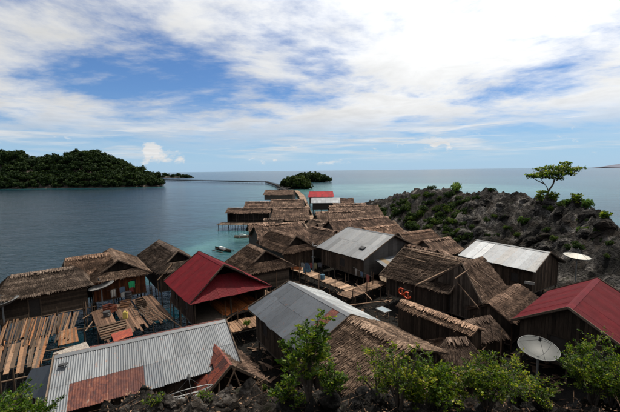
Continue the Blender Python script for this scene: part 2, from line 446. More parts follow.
# ------------------------------------------------------------------ roofs and walls
SAG = [0.0, 0.0]
def bil(TL, TR, BL, BR, s, q):
    p = TL.lerp(TR, s).lerp(BL.lerp(BR, s), q)
    if SAG[0]: p.z += SAG[0] * (-1.1 * math.sin(math.pi * min(1, max(0, s))) * (1 - .5 * q) + .8 * mn.noise(Vector((s * 3.1, q * 2.3, SAG[1]))) * (.3 + .7 * q) * (1 if 0 < s < 1 else .4))
    return p
def thatch_patch(parent, TL, TR, BL, BR, near=True, tint=(1, 1, 1), name='roof', rough=1.0, bare=None):
    TL, TR, BL, BR = map(Vector, (TL, TR, BL, BR))
    n = (TR - TL).cross(BL - TL) + (BR - BL).cross(BL - TL)
    n.normalize()
    if n.z < 0: n = -n
    m = MB(); SAG[:] = [.10 if near else .16, RU(0, 90)]
    th = .07
    nx, nq = 8, 5; g = []
    for i in range(nx + 1):
        for j in range(nq + 1):
            p = bil(TL, TR, BL, BR, i / nx, j / nq); g.append(p + n * (-.015 - .05 * rough * max(0, mn.noise(p * .8))))
    vs = g + [p - n * th for p in g]; fs = []; o_ = len(g); st = nq + 1
    for i in range(nx):
        for j in range(nq):
            a = i * st + j; fs.append((a, a + 1, a + st + 1, a + st)); fs.append((o_ + a, o_ + a + st, o_ + a + st + 1, o_ + a + 1))
    bd = [i * st for i in range(nx + 1)] + [nx * st + j for j in range(1, st)] + [i * st + nq for i in range(nx - 1, -1, -1)] + [j for j in range(nq - 1, 0, -1)]
    for a, b_ in zip(bd, bd[1:] + bd[:1]): fs.append((a, b_, b_ + o_, a + o_))
    m.add(vs, fs, .25)
    roof = m.build(name, 'thatch', parent, tint)
    H_ = ((BL - TL).length + (BR - TR).length) / 2; W_ = max((TR - TL).length, (BR - BL).length)
    pitch = .23 if near else .42
    nc = max(3, round(H_ / pitch)); bw = .027 if near else .085
    allm = MB()
    for k in range(nc):
        m = MB() if near else allm
        q0 = k / nc; qa = max(0, q0 - .25 / nc); ql = 1.55 / nc
        nb = int(W_ / bw)
        off = RU(-.2, .2) / nc; wob = RU(0, 50)
        rowv = RU(.25, .72)
        for j in range(nb):
            if random.random() < .05: continue
            s = (j + RU(-.4, .4)) / nb
            s = max(0.0, min(1.0, s)); ds = RU(.5, 1.7) * bw / W_
            wv = mn.noise(Vector((s * W_ * .9, wob, 0))) * .35 / nc * rough
            qt = qa + wv + off * .5; qb = qa + ql * RU(.6, 1.25) + wv + off
            if k == nc - 1: qb += RU(-.2, .75) / nc
            sk = RU(-1.6, 1.6) * ds
            lift = RU(.02, .06) * rough + .015
            p0 = bil(TL, TR, BL, BR, s - ds / 2, max(qt, -.02)) + n * .004; p1 = bil(TL, TR, BL, BR, s + ds / 2, max(qt, -.02)) + n * .004
            p2 = bil(TL, TR, BL, BR, s + ds * .42 + sk, qb) + n * (lift + RU(0, .03)); p3 = bil(TL, TR, BL, BR, s - ds * .42 + sk, qb + RU(-.15, .15) / nc) + n * lift
            m.quad(p0, p3, p2, p1, min(1, max(0, rowv + .25 * mn.noise(Vector((s * W_ * 1.6, wob, 5.0))) + random.gauss(0, .15))))
        if near: m.build('thatch_course', 'thatch', roof, tint)
    if not near:
        o = allm.build('thatch_blades', 'thatch', roof, tint); o['kind'] = 'stuff'
    return roof

def clip_range(poly, a):
    bs = []
    for i in range(len(poly)):
        (x0, y0), (x1, y1) = poly[i - 1], poly[i]
        if abs(x1 - x0) < 1e-9: continue
        k = (a - x0) / (x1 - x0)
        if -1e-6 <= k <= 1 + 1e-6: bs.append(y0 + k * (y1 - y0))
    return (min(bs), max(bs)) if len(bs) >= 2 else None
def tin_patch(parent, TL, TR, BL, BR, mat='tin', tint=(1, 1, 1), row=2.0, shw=.78, wave=.10, amp=.016, name='roof', pick=None, detail=4, jitter=1.0, split=None):
    """corrugated sheets, each its own object, over a planar patch; pick(col,row)->(mat,tint) overrides"""
    TL, TR, BL, BR = map(Vector, (TL, TR, BL, BR))
    u = (BR - BL).normalized(); n = u.cross(TL - BL).normalized()
    if n.z < 0: n = -n
    v_ = n.cross(u); 
    if v_.dot(TL - BL) < 0: v_ = -v_
    poly = [((p - BL).dot(u), (p - BL).dot(v_)) for p in (BL, BR, TR, TL)]
    a0 = min(p[0] for p in poly); a1 = max(p[0] for p in poly); bmax = max(p[1] for p in poly)
    m = MB()
    m.add([p - n * .05 for p in (TL, BL, BR, TR)] + [p - n * .085 for p in (TL, BL, BR, TR)],
          [(0, 1, 2, 3), (7, 6, 5, 4), (0, 4, 5, 1), (1, 5, 6, 2), (2, 6, 7, 3), (3, 7, 4, 0)], .3)
    roof = m.build(name, 'dark_panel', parent)
    nc = max(1, round((a1 - a0) / shw)); sw = (a1 - a0) / nc; nr = max(1, round(bmax / row))
    for c in range(nc):
        for r in range(nr):
            cut_ = split or [i / nr for i in range(nr + 1)]; lo_, hi_ = cut_[r] * bmax, cut_[r + 1] * bmax + (.12 if r < nr - 1 else 0)
            if r == 0: lo_ -= RU(.0, .05) * jitter
            ac0, ac1 = a0 + c * sw, a0 + (c + 1) * sw + (.05 if c < nc - 1 else 0)
            na = max(4, int((ac1 - ac0) / wave * detail))
            offs = (.006 if c % 2 else 0) + r * .007 + RU(0, .004)
            sl = RU(-.03, .03) * jitter
            sv = []; ok = []
            for i in range(na + 1):
                a = ac0 + (ac1 - ac0) * i / na
                rg = clip_range(poly, min(max(a, a0 + 1e-4), a1 - 1e-4))
                b0, b1 = (max(lo_, rg[0] - (.05 if r == 0 else 0)), min(hi_, rg[1])) if rg else (0, 0)
                h = amp * math.sin(2 * math.pi * a / wave) + offs + .012 * jitter * mn.noise(Vector((a * .9, r * 3.3, TL.x * 7)))
                sv.append((BL + u * a + v_ * (b0 + sl * i / na) + n * h, BL + u * a + v_ * max(b0, b1) + n * (h + (.004 if r else 0)), b1 - b0 > .03))
            mm = MB(); vs = []; fs = []
            cen = sv[len(sv) // 2][0]
            for i, (p, q, k) in enumerate(sv): vs += [p - cen, q - cen]
            for i in range(na):
                if sv[i][2] or sv[i + 1][2]: fs.append((2 * i, 2 * i + 2, 2 * i + 3, 2 * i + 1))
            if not fs: continue
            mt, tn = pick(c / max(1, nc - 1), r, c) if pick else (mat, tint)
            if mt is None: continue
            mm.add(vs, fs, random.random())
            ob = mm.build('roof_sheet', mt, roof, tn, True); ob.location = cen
    return roof

def wall(parent, p0, p1, z0, topf, style='v', tint=(1, 1, 1), openings=(), bw=.2, name='wall', near=True, panel='dark_panel'):
    """wall from p0 to p1 (local xy), outward to the right of p0->p1; planks are its children"""
    p0 = Vector((*p0, 0)); p1 = Vector((*p1, 0)); d = p1 - p0; L = d.length; d.normalize(); n = Vector((d.y, -d.x, 0))
    ss = [L * i / 12 for i in range(13)]
    m = MB(); k = len(ss); vs = []
    for off in (0, -.04):
        for s in ss: vs.append(p0 + d * s + n * off + Vector((0, 0, z0)))
        for s in ss: vs.append(p0 + d * s + n * off + Vector((0, 0, topf(s / L))))
    fs = []
    for i in range(k - 1):
        fs.append((i, i + 1, k + i + 1, k + i)); fs.append((2 * k + i, 3 * k + i, 3 * k + i + 1, 2 * k + i + 1))
    m.add(vs, fs, .4)
    if not near: panel = 'wood'
    wo = m.build(name, panel, parent, tuple(.7 * c for c in tint) if panel != 'dark_panel' else None)
    if not near: return wo
    def piece(s0, s1, za0, za1, zb0, zb1, nm='plank', mt='wood'):
        if max(za1 - za0, zb1 - zb0) < .03: return
        th = RU(.018, .034); q = MB()
        a, b_ = p0 + d * s0 + n * .004, p0 + d * s1 + n * .004
        vs = [a + Vector((0, 0, za0)), b_ + Vector((0, 0, zb0)), b_ + Vector((0, 0, max(zb1, zb0))), a + Vector((0, 0, max(za1, za0)))]
        vs += [p + n * th for p in vs]
        q.add(vs, [(3, 2, 1, 0), (4, 5, 6, 7), (0, 1, 5, 4), (1, 2, 6, 5), (2, 3, 7, 6), (3, 0, 4, 7)], random.random())
        kk = RU(.65, 1.25); q.build(nm, mt, wo, tuple(c * kk for c in tint))
    if style == 'v':
        s = 0
        while s < L - .02:
            e = min(L, s + bw * RU(.8, 1.15)); cuts = [(z0 + RU(-.05, .03), None)]
            op = [o for o in openings if o[0] < (s + e) / 2 < o[1]]
            if op:
                o = op[0]; piece(s, e - .012, z0, o[2], z0, o[2]); piece(s, e - .012, o[3], topf(s / L), o[3], topf(e / L))
            else:
                zz_ = z0 + RU(-.06, .02); piece(s, e - .012, zz_, topf(s / L) - .01, zz_, topf(e / L) - .01)
            s = e
    elif style == 't':
        k_ = max(1, round(L / .8))
        for i in range(k_): piece(L * i / k_, L * (i + 1) / k_ - .006, z0, topf(i / k_) - .01, z0, topf((i + 1) / k_) - .01, 'wall_sheet', 'tin')
    elif style == 'h':
        z = z0; zt = max(topf(0), topf(.5), topf(1))
        while z < zt - .03:
            e = min(zt, z + bw * RU(.85, 1.15)); zm = (z + e) / 2
            s_ok = [i / 40 for i in range(41) if topf(i / 40) > zm]
            if s_ok:
                segs = [(s_ok[0] * L, s_ok[-1] * L)]
                for o in openings:
                    if o[2] < zm < o[3]:
                        segs = [x for sg_ in segs for x in ((sg_[0], min(sg_[1], o[0])), (max(sg_[0], o[1]), sg_[1])) if x[1] - x[0] > .05]
                for a, b_ in segs: piece(a, b_, z, e - .012, z + RU(-.01, .01), e - .012 + RU(-.01, .01))
            z = e
    for o in openings:
        nm = 'door' if o[2] <= z0 + .15 else 'window'
        q = MB(); c = p0 + d * ((o[0] + o[1]) / 2) + n * .012; hw = (o[1] - o[0]) / 2; hh = (o[3] - o[2]) / 2
        Mx = Matrix((d, n, Vector((0, 0, 1)))).transposed().to_4x4(); Mx.translation = c + Vector((0, 0, (o[2] + o[3]) / 2))
        q.box((0, 0, 0), (hw, .006, hh), Mx); wd = q.build(nm, 'dark_panel', wo)
        q = MB()
        for sx in (-1, 1): q.box((sx * hw, .03, 0), (.04, .03, hh + .04), Mx)
        for sz in (-1, 1): q.box((0, .032, sz * hh), (hw + .07, .03, .035), Mx)
        q.build('frame', 'wood', wd, tint)
    return wo

def house(name, label, e1, ang, L, run, ze, zr, i1=.0, i2=.0, roofA='thatch', roofB=None, end1='gable', end2='gable', near=True, tint=(1, 1, 1),
          walls=('v', 'v', 'v', 'v'), wtint=(1, 1, 1), zf=1.6, openA=(), open1=(), open2=(), cat='house', group=None, e2=None, runB=None, zeB=None, pickA=None, pickB=None, gcut=.45,
          inset=.45, row=2.0, posts=True, ridgepole=True, split=None, shw=.78, jit=1.0, apin=.12):
    """e1 = pixel of the start of the visible eave (or a world xy), ang = direction of that eave; ridge lies to its left"""
    o = e1 if isinstance(e1, Vector) else P(e1[0], e1[1], ze)
    u = Vector((math.cos(rad(ang)), math.sin(rad(ang)), 0)); v_ = Vector((-u.y, u.x, 0))
    cen = o + u * (L / 2) + v_ * run; cen.z = 0
    h = thing(name, label, cat, cen, rad(ang), group)
    a = L / 2; rB = runB or run; zB = zeB if zeB is not None else ze; roofB = roofB or roofA
    A1, A2 = Vector((-a, -run, ze)), Vector((a, -run, ze)); B1, B2 = Vector((-a, rB, zB)), Vector((a, rB, zB))
    R1, R2 = Vector((-a + i1, 0, zr)), Vector((a - i2, 0, zr))
    def patch(kind, TL, TR, BL, BR, pick=None):
        if kind == 'thatch': return thatch_patch(h, TL, TR, BL, BR, near, tint)
        if kind == 'messy': return thatch_patch(h, TL, TR, BL, BR, near, tint, rough=2.2)
        mt = {'tin': 'tin', 'red': 'red_painted_tin', 'rust': 'rusted_tin'}[kind]
        return tin_patch(h, TL, TR, BL, BR, mt, tint, row, pick=pick, split=split if pick else None, shw=shw, jitter=jit, detail=4 if near else 2, wave=.10 if near else .3)
    patch(roofA, R1, R2, A1, A2, pickA); patch(roofB, R2, R1, B2, B1, pickB)
    for (end, R, A, B, sgn) in ((end1, R1, A1, B1, -1), (end2, R2, A2, B2, 1)):
        if end == 'apron':
            ta, tb = R.lerp(A, gcut), R.lerp(B, gcut)
            ta = ta + Vector((-sgn * apin, .1 * (apin > .5), -.05)); tb = tb + Vector((-sgn * apin, -.1 * (apin > .5), -.05))
            if sgn > 0: patch(roofA, ta, tb, A + Vector((0, .03, -.04)), B + Vector((0, -.03, -.04)))
            else: patch(roofA, tb, ta, B + Vector((0, -.03, -.04)), A + Vector((0, .03, -.04)))
        elif end == 'hip':
            e_ = R + Vector((sgn * .02, .05, -.02))
            if sgn > 0: patch(roofA, R, e_, A, B)
            else: patch(roofA, e_, R, B, A)
    # ridge cap
    if roofA in ('thatch', 'messy'):
        m = MB(); nb = int((R2 - R1).length / (.03 if near else .16))
        for j in range(nb + 1):
            p = R1.lerp(R2, j / max(1, nb)) + Vector((RU(-.04, .04), 0, RU(.03, .07)))
            for sy, ru, zz0 in ((-1, run, ze), (1, rB, zB)):
                q = Vector((p.x + RU(-.06, .06), sy * RU(.16, .46), 0)); q.z = zr - (zr - zz0) / ru * abs(q.y) + RU(.06, .1); w_ = RU(.014, .04) * (1 if near else 3.0)
                m.quad(p + Vector((-w_, 0, 0)), q + Vector((-w_, 0, 0)), q + Vector((w_, 0, 0)), p + Vector((w_, 0, 0)), RU(.35, .95))
        m.build('ridge_cap', 'thatch', h, tuple(c * 1.25 for c in tint))
    else:
        m = MB(); k = .2
        for sy, ru, zz0 in ((-1, run, ze), (1, rB, zB)):
            q = Vector((0, sy * k, -(zr - zz0) / ru * k))
            up_ = Vector((0, 0, .045)); m.quad(R1 + up_, R1 + up_ + q, R2 + up_ + q, R2 + up_)
        m.build('ridge_cap', {'tin': 'tin', 'red': 'red_painted_tin', 'rust': 'rusted_tin'}[roofA], h, tint)
    if ridgepole and near:
        for (R, A, B, sgn, end) in ((R1, A1, B1, -1, end1), (R2, A2, B2, 1, end2)):
            if end == 'hip': continue
            for E_ in (A, B):
                q = R.lerp(E_, .99 if end == 'gable' else gcut)
                board('barge_board', R + Vector((sgn * .04, 0, .03)), q + Vector((sgn * .04, 0, .03)), .05, .13, parent=h, tint=(1.4, 1.3, 1.2))
    # walls
    ia = inset; x0, x1 = -a + max(ia, 0), a - max(ia, 0); yA = -run + ia; yB = rB - ia
    def roofz(x, y):
        z = zr + (zr - ze) / run * y if y < 0 else zr - (zr - zB) / rB * y
        return z - .10
    sides = [((x0, yA), (x1, yA), walls[0], openA), ((x1, yA), (x1, yB), walls[1], open2), ((x1, yB), (x0, yB), walls[2], ()), ((x0, yB), (x0, yA), walls[3], open1)]
    for k, (p0, p1, st, op) in enumerate(sides):
        if st is None: continue
        end = end2 if k == 1 else end1
        if k in (0, 2): tf = lambda f, y=p0[1]: roofz(0, y)
        elif end in ('apron', 'hip'): tf = lambda f: min(ze, zB) - .05
        else: tf = lambda f, p0=p0, p1=p1: roofz(0, p0[1] + (p1[1] - p0[1]) * f)
        wall(h, p0, p1, zf, tf, st, wtint, op, near=near and k != 2, bw=.2)
        if k in (1, 3) and end == 'apron':   # dark gablet above the apron
            xg = (a - i2 - .25 - apin) if k == 1 else (-a + i1 + .25 + apin)
            yl = (-run * gcut * 1.05, rB * gcut * 1.05) if k == 1 else (rB * gcut * 1.05, -run * gcut * 1.05)
            wall(h, (xg, yl[0]), (xg, yl[1]), zr - (zr - ze) * gcut - .25, lambda f, yl=yl: roofz(0, yl[0] + (yl[1] - yl[0]) * f) - .02, 'v' if near else 'p', (.45, .42, .4), near=near, name='gable_wall')
    # floor and stilts
    m = MB(); m.box((0, (yA + yB) / 2, zf - .06), (x1 + .05, (yB - yA) / 2 + .05, .05)); m.build('floor', 'wood', h, (.8, .8, .8))
    if posts:
        nx = max(2, round((x1 - x0) / 2.4) + 1); nyp = max(2, round((yB - yA) / 2.6) + 1)
        for i in range(nx):
            for j in range(nyp):
                if not near and 0 < i < nx - 1 and 0 < j < nyp - 1: continue
                x = lerp(x0 + .1, x1 - .1, i / (nx - 1)); y = lerp(yA + .1, yB - .1, j / (nyp - 1))
                wp = cen + u * x + v_ * y; gz = min(ground0(wp.x, wp.y) - .5, zf - .6)
                top = zf - .01
                if walls[0] is None and j == 0 or walls[2] is None and j == nyp - 1 or (walls[1] is None and i == nx - 1) or (walls[3] is None and i == 0): top = min(ze, zB) - .02 if abs(y) > .6 * min(run, rB) or (end2 == 'apron' and i == nx - 1) else roofz(0, y)
                pole('post', (x + RU(-.03, .03), y, max(gz, -2.6)), (x + RU(-.05, .05), y + RU(-.05, .05), top), RU(.06, .085), parent=h, tint=(.8, .75, .7))
    return h, cen, u, v_

ORD = 'first second third fourth fifth sixth seventh eighth ninth tenth eleventh twelfth thirteenth fourteenth fifteenth sixteenth seventeenth eighteenth nineteenth twentieth'.split()
TENS = {2: 'twenty', 3: 'thirty', 4: 'forty', 5: 'fifty'}
def ordn(k):
    if k < 20: return ORD[k]
    t_, u_ = divmod(k + 1, 10); return TENS[t_] + '-' + ORD[u_ - 1] if u_ else {3: 'thirtieth', 4: 'fortieth', 5: 'fiftieth'}[t_]
G_TH = 'thatched stilt houses of the village'
# ------------------------------------------------------------------ the village houses
WG = (.75, .72, .70)
house('thatched_house', 'long low thatched house with grey board wall at the far left edge, dish beside it', (-12, 303), 37, 6.9, 2.3, 3.6, 5.0, 1.3, 1.2, end1='hip', end2='hip',
      walls=('h', 'h', 'p', 'h'), wtint=(.8, .72, .62), openA=((1.9, 2.7, 1.6, 3.2),), tint=(1.0, .95, .92), group=G_TH)
house('thatched_house', 'ragged brown thatched roof over the water just behind the leftmost house', (62, 283), 37, 4.6, 2.3, 3.5, 5.3, .5, .5, end1='gable', end2='hip',
      walls=('p', 'v', 'p', 'p'), tint=(1.25, 1.0, .85), group=G_TH)
house('thatched_house', 'thatched house with orange-brown plank front and dark open gable, left waterfront', (83, 265), -54, 7.6, 2.65, 3.6, 5.05, .2, 1.0, end2='apron', gcut=.55,
      walls=('v', 'v', 'p', 'p'), wtint=(1.5, .62, .30), tint=(1.15, 1.0, .9), open2=((3.1, 3.6, 2.5, 3.1),), group=G_TH)
house('thatched_house', 'tall dark thatched house with sagging skirt roof behind the red roofed house', (137, 256), -53, 9.2, 2.5, 3.6, 5.25, .3, 1.2, end2='apron', gcut=.5,
      walls=('p', 'v', 'p', 'p'), wtint=(.8, .7, .6), tint=(.85, .8, .78), group=G_TH)
red1 = house('red_roofed_house', 'stilt house with dark red tin roof and open gable in the middle of the village', (164, 281), -53, 7.1, 3.3, 3.6, 5.85, .1, 1.0, roofA='red', end2='apron', gcut=.42,
      walls=('v', None, 'p', 'p'), wtint=(.55, .42, .36), runB=3.9, zeB=3.5, zf=1.7, tint=(1, 1, 1), row=6, apin=1.2, openA=((1.5, 2.3, 2.4, 3.3), (4.2, 5.0, 2.4, 3.3)))
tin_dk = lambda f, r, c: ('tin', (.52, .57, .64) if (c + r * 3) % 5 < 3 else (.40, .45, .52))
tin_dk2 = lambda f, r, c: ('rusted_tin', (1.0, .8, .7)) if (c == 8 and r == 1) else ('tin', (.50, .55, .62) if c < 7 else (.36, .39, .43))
house('tin_roofed_house', 'house with blue-grey sheet roof, tinted pale for sun on its far slope, in the centre foreground', (247.8, 308), -58, 7.9, 3.2, 3.6, 5.15, .5, .0, roofA='tin', walls=('v', 'v', 'p', 'v'), wtint=(.75, .68, .6),
      runB=3.3, pickA=tin_dk2, pickB=lambda f, r, c: ('tin', (2.3, 2.3, 2.2)), openA=((1.2, 2.0, 2.2, 3.1), (4.6, 5.4, 2.2, 3.1)), zf=1.4, group='tin roofed houses')  # far slope sheets tinted paler than the near ones to paint in sunlight
o5 = P(247.8, 308, 3.6); u5 = Vector((math.cos(rad(-58)), math.sin(rad(-58)), 0))
house('thatched_house', 'coarse shaggy thatch roof joined onto the blue-grey tin roof behind the shrubs', o5 + u5 * 7.95, -56, 4.4, 3.2, 3.5, 5.1, .05, -.1, walls=('v', 'v', 'p', 'p'), tint=(1.35, 1.17, 1.02),
      wtint=(.6, .55, .5), zf=1.4, runB=3.1, zeB=3.8, group=G_TH, ridgepole=False)
def pick7(f, r, c):
    if r == 0 and .10 <= f <= .41: return ('rusted_tin', (1, 1, 1))
    if r == 0 and .41 < f < .52: return ('tin', (.62, .66, .72))
    return ('tin', (.92, .95, .98))
house('tin_roofed_house', 'wide corrugated silver roof with a rusted red patch, lower left corner', (44, 418), 28, 8.3, 3.0, 3.5, 4.7, .0, .0, roofA='tin', roofB='rust', walls=('v', 'v', 'p', 'v'), wtint=(.6, .55, .5),
      pickA=pick7, row=1.65, split=[0, .43, 1], zf=1.5, group='tin roofed houses')
hut = house('collapsed_hut', 'small hut with torn rusty red roof and bare pole frame beside the rocks', (176, 374), -57, 3.5, 1.9, 2.6, 4.1, .1, .1, roofA='rust', roofB='messy', walls=('v', None, 'p', 'p'), wtint=(.7, .6, .5), zf=1.9, cat='hut',
      inset=.25, tint=(1.2, 1.0, .9), row=.62, shw=.5, jit=4.0, pickA=lambda f, r, c: (None, None) if (c * 5 + r * 3) % 11 == 4 else ('rusted_tin', random.choice([(1.2, .9, .65), (.8, .7, .65), (.45, .4, .4), (1.4, .95, .6)])))
for (p, q_) in (((1.75, -1.7, 2.2), (1.8, 1.8, 2.9)), ((1.8, -1.2, 1.5), (1.75, .2, 4.0)), ((1.82, .9, 1.4), (1.7, .1, 3.9)), ((1.8, -1.8, 3.0), (1.8, 1.4, 2.4)), ((2.3, -1.0, 1.6), (1.6, -.6, 3.3)), ((2.2, 1.4, 1.6), (1.7, 1.5, 2.9))):
    pole('frame_pole', p, q_, .045, parent=hut[0], tint=(1.8, 1.5, 1.25))
tin9 = lambda f, r, c: ('tin', random.choice([(1.0, 1.0, 1.0), (.85, .86, .88), (1.1, 1.1, 1.1), (.95, .97, 1.0)]))
h9 = house('tin_roofed_house', 'plank house with broad weathered grey tin roof at the village centre', (316, 247), -53, 8.4, 4.9, 3.8, 5.95, .7, -.2, roofA='tin', walls=('v', 't', 'p', 'v'), wtint=(.9, .8, .7),
      pickA=tin9, row=2.7, openA=((3.6, 4.5, 2.2, 3.2),), zf=1.7, group='tin roofed houses')
# lean-to and patch on that house's right end
hp = h9[0]
tin_patch(hp, (4.3, -3.2, 3.55), (4.3, 2.6, 3.55), (6.1, -3.4, 3.05), (6.1, 2.4, 3.05), 'tin', (.8, .85, .9), name='lean_to_roof', pick=lambda f, r, c: ('tin', (1.1, .62, .12)) if c == 1 else ('tin', (.75, .8, .85)))
for y in (-3.2, 2.2): pole('post', (5.95, y, -1), (5.95, y, 3.0), .05, parent=hp)
pole('white_pole', (-4.6, -5.1, -.5), (-4.6, -5.1, 4.2), .045, 'paint', hp, (.55, .56, .55))
tin_patch(hp, (-4.2, -4.6, 3.95), (-4.2, -2.2, 4.2), (-5.6, -4.7, 3.6), (-5.6, -2.2, 3.7), 'tin', (1.2, 1.2, 1.2), name='awning_roof')
q = MB(); q.box((0, 0, 0), (.35, .25, .05)); hl = q.build('roof_hole', 'dark_metal', hp); hl.location = (2.4, -3.3, 4.62); hl.rotation_euler = (rad(23), 0, 0)  # dark box stands in for the shade of a hole in the roof

house('tin_roofed_house', 'silver sheet roofed house below the rocky hill on the right', (458, 255), -58, 8.1, 3.5, 3.8, 5.15, .0, .3, roofA='tin', walls=('v', 'v', 'p', 'p'), wtint=(.7, .6, .52), runB=2.6,
      pickA=lambda f, r, c: ('tin', random.choice([(1.6, 1.65, 1.7), (1.35, 1.38, 1.42), (1.8, 1.8, 1.8), (1.1, 1.06, 1.02)])), row=3.8, zf=1.6, openA=((1.5, 2.4, 2.3, 3.2), (5.2, 6.0, 2.3, 3.2)), group='tin roofed houses')
house('red_roofed_house', 'house with maroon corrugated roof and pale ridge at the right edge', (548, 291), -139, 8.1, 3.0, 3.6, 5.35, .0, .0, roofA='red', walls=('v', 'v', 'p', 'p'), wtint=(.5, .45, .4), tint=(.85, .9, .95), zf=1.6, row=3.5, open2=((1.6, 2.5, 1.6, 3.3), (3.6, 4.4, 2.3, 3.2)))
house('thatched_house', 'house with disordered layered thatch and loose poles left of the silver roof', (380, 275), -50, 7.0, 3.7, 3.4, 5.6, .2, .0, roofA='messy', walls=('v', 'v', 'p', 'v'), wtint=(.55, .5, .46), tint=(1.05, .95, .88), group=G_TH)
house('thatched_house', 'gabled thatched house with grey board front and broken roof battens, right of centre', (484, 306.5), 38, 4.8, 2.2, 3.1, 5.85, .7, .6, roofA='messy', walls=('v', 'v', 'p', 'v'), wtint=(.85, .82, .78), tint=(1.1, .95, .86),
      open1=((1.6, 2.5, 1.6, 3.2),), end2='hip', group=G_TH, runB=3.6)
house('thatched_shed', 'low brown thatched shed between the maroon roof and the broken battens house', (513, 323), 42, 6.6, 1.7, 2.6, 3.5, 0, 0, roofA='messy', walls=('v', 'v', 'p', 'v'), wtint=(.5, .45, .4), tint=(1.1, .9, .8), cat='shed', zf=.9, inset=.2, ridgepole=False)
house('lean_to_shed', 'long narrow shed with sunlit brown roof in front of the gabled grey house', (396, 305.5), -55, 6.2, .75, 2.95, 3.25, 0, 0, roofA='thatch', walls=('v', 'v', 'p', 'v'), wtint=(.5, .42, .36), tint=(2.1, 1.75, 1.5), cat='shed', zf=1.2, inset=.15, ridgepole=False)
house('thatched_house', 'low dark thatched roof half hidden behind the bright green bush', (410, 386), 2, 4.8, 2.0, 2.6, 4.05, 2.7, 1.0, end1='hip', end2='hip', walls=('v', 'v', 'p', 'p'), wtint=(.5, .45, .4), tint=(.9, .8, .75), zf=1.2, group=G_TH)

# houses further along the walkway (smaller in view)
far = dict(near=False, walls=('p', 'p', 'p', 'p'), group=G_TH)
house('thatched_house', 'farthest thatched house of the back row below the low shrubs', (330, 218), 2, 11.6, 4.0, 3.6, 5.75, .2, .6, tint=(1.3, 1.1, 1.0), **far)
house('thatched_house', 'long thatched house beside the right side of the walkway, second row', (319, 224), 12, 9.5, 3.0, 3.6, 5.5, .1, .3, tint=(1.35, 1.15, 1.05), **far)
house('thatched_house', 'thatched house with dark gable facing the walkway behind the weathered grey tin roof', (337, 236), 25, 12.0, 3.0, 3.6, 5.5, .2, .4, tint=(1.4, 1.15, 1.05), **far)
house('thatched_house', 'small thatched house just behind the ridge of the weathered grey tin roof', (374, 242), 30, 7.2, 2.6, 3.6, 5.2, .2, .5, tint=(1.5, 1.2, 1.05), **far)
house('thatched_house', 'thatched house with pale ridge right of the weathered grey tin roof', (412, 249), 27, 6.2, 2.6, 3.6, 5.2, .1, .3, tint=(1.3, 1.05, .92), walls=('v', 'v', 'p', 'v'), wtint=(.6, .55, .5), group=G_TH)
house('thatched_house', 'thatched house farthest out on the left of the walkway with pale ridge', (263, 195), -8, 13, 4.0, 3.6, 5.5, 0, .6, tint=(1.5, 1.3, 1.2), **far)
house('thatched_house', 'thatched house over the water with small side hut, third along the walkway', (243, 209), -5, 8.0, 3.0, 3.6, 5.3, 0, .2, tint=(1.45, 1.2, 1.1), **far)
house('thatched_house', 'broad thatched roof beside the walkway between the far and middle waterside houses', (268, 209), -4, 9.6, 4.2, 3.6, 5.8, .2, .6, tint=(1.35, 1.15, 1.05), **far)
house('thatched_house', 'broad thatched roof with a white strip along its lower edge', (270, 220), -3, 8.2, 4.0, 3.6, 5.7, .2, .5, tint=(1.3, 1.1, 1.0), **far)
hL4 = house('waterside_house', 'dark open-sided house on tall stilts with deck out over turquoise water', (225, 213), -5, 11.0, 2.1, 3.7, 4.7, .1, .2, near=False, walls=(None, 'p', 'p', 'p'), tint=(1.25, 1.05, .95), zf=1.5)
house('thatched_house', 'thatched house directly behind the pair of gabled huts left of the walkway', (260, 245), 20, 8.0, 4.2, 3.6, 5.7, .1, .8, tint=(1.15, .95, .86), **far)
house('thatched_house', 'gabled thatched hut with skirt roof, right of the pair by the water', (256, 243), -57, 7.6, 2.5, 3.6, 5.35, .1, .8, end2='apron', gcut=.55, tint=(1.1, .92, .82), walls=('p', 'v', 'p', 'p'), wtint=(.6, .52, .45), group=G_TH)
house('thatched_house', 'gabled thatched hut with pale bamboo ends, left of the pair by the water', (224, 263), -58, 5.2, 3.0, 3.5, 5.3, .2, .8, end2='apron', gcut=.5, tint=(1.15, .98, .88), walls=('p', 'h', 'p', 'p'), wtint=(.8, .75, .68), group=G_TH)
house('thatched_house', 'small thatched hut tucked between the gabled huts and the grey tin roof', (297, 238), -55, 6.5, 2.6, 3.6, 5.2, .1, .5, end2='apron', tint=(1.0, .85, .78), **far)
house('tin_roofed_house', 'far house with pale striped tin roof below the bright red one', (311, 203), -3, 9.0, 3.2, 3.6, 5.0, 0, 0, roofA='tin', near=False, walls=('p', 'p', 'p', 'p'), tint=(1.3, 1.35, 1.4), group='tin roofed houses')
house('red_roofed_house', 'far small house with bright red roof at the end of the walkway', (308, 197), -3, 9.5, 3.0, 3.9, 5.7, .3, .3, roofA='red', near=False, walls=('p', 'p', 'p', 'p'), tint=(2.6, 1.6, 1.6))
house('thatched_house', 'low brown hut right of the far striped tin roof', (340, 203), -3, 4.5, 2.6, 3.4, 4.8, 0, .2, tint=(1.0, .8, .75), **far)

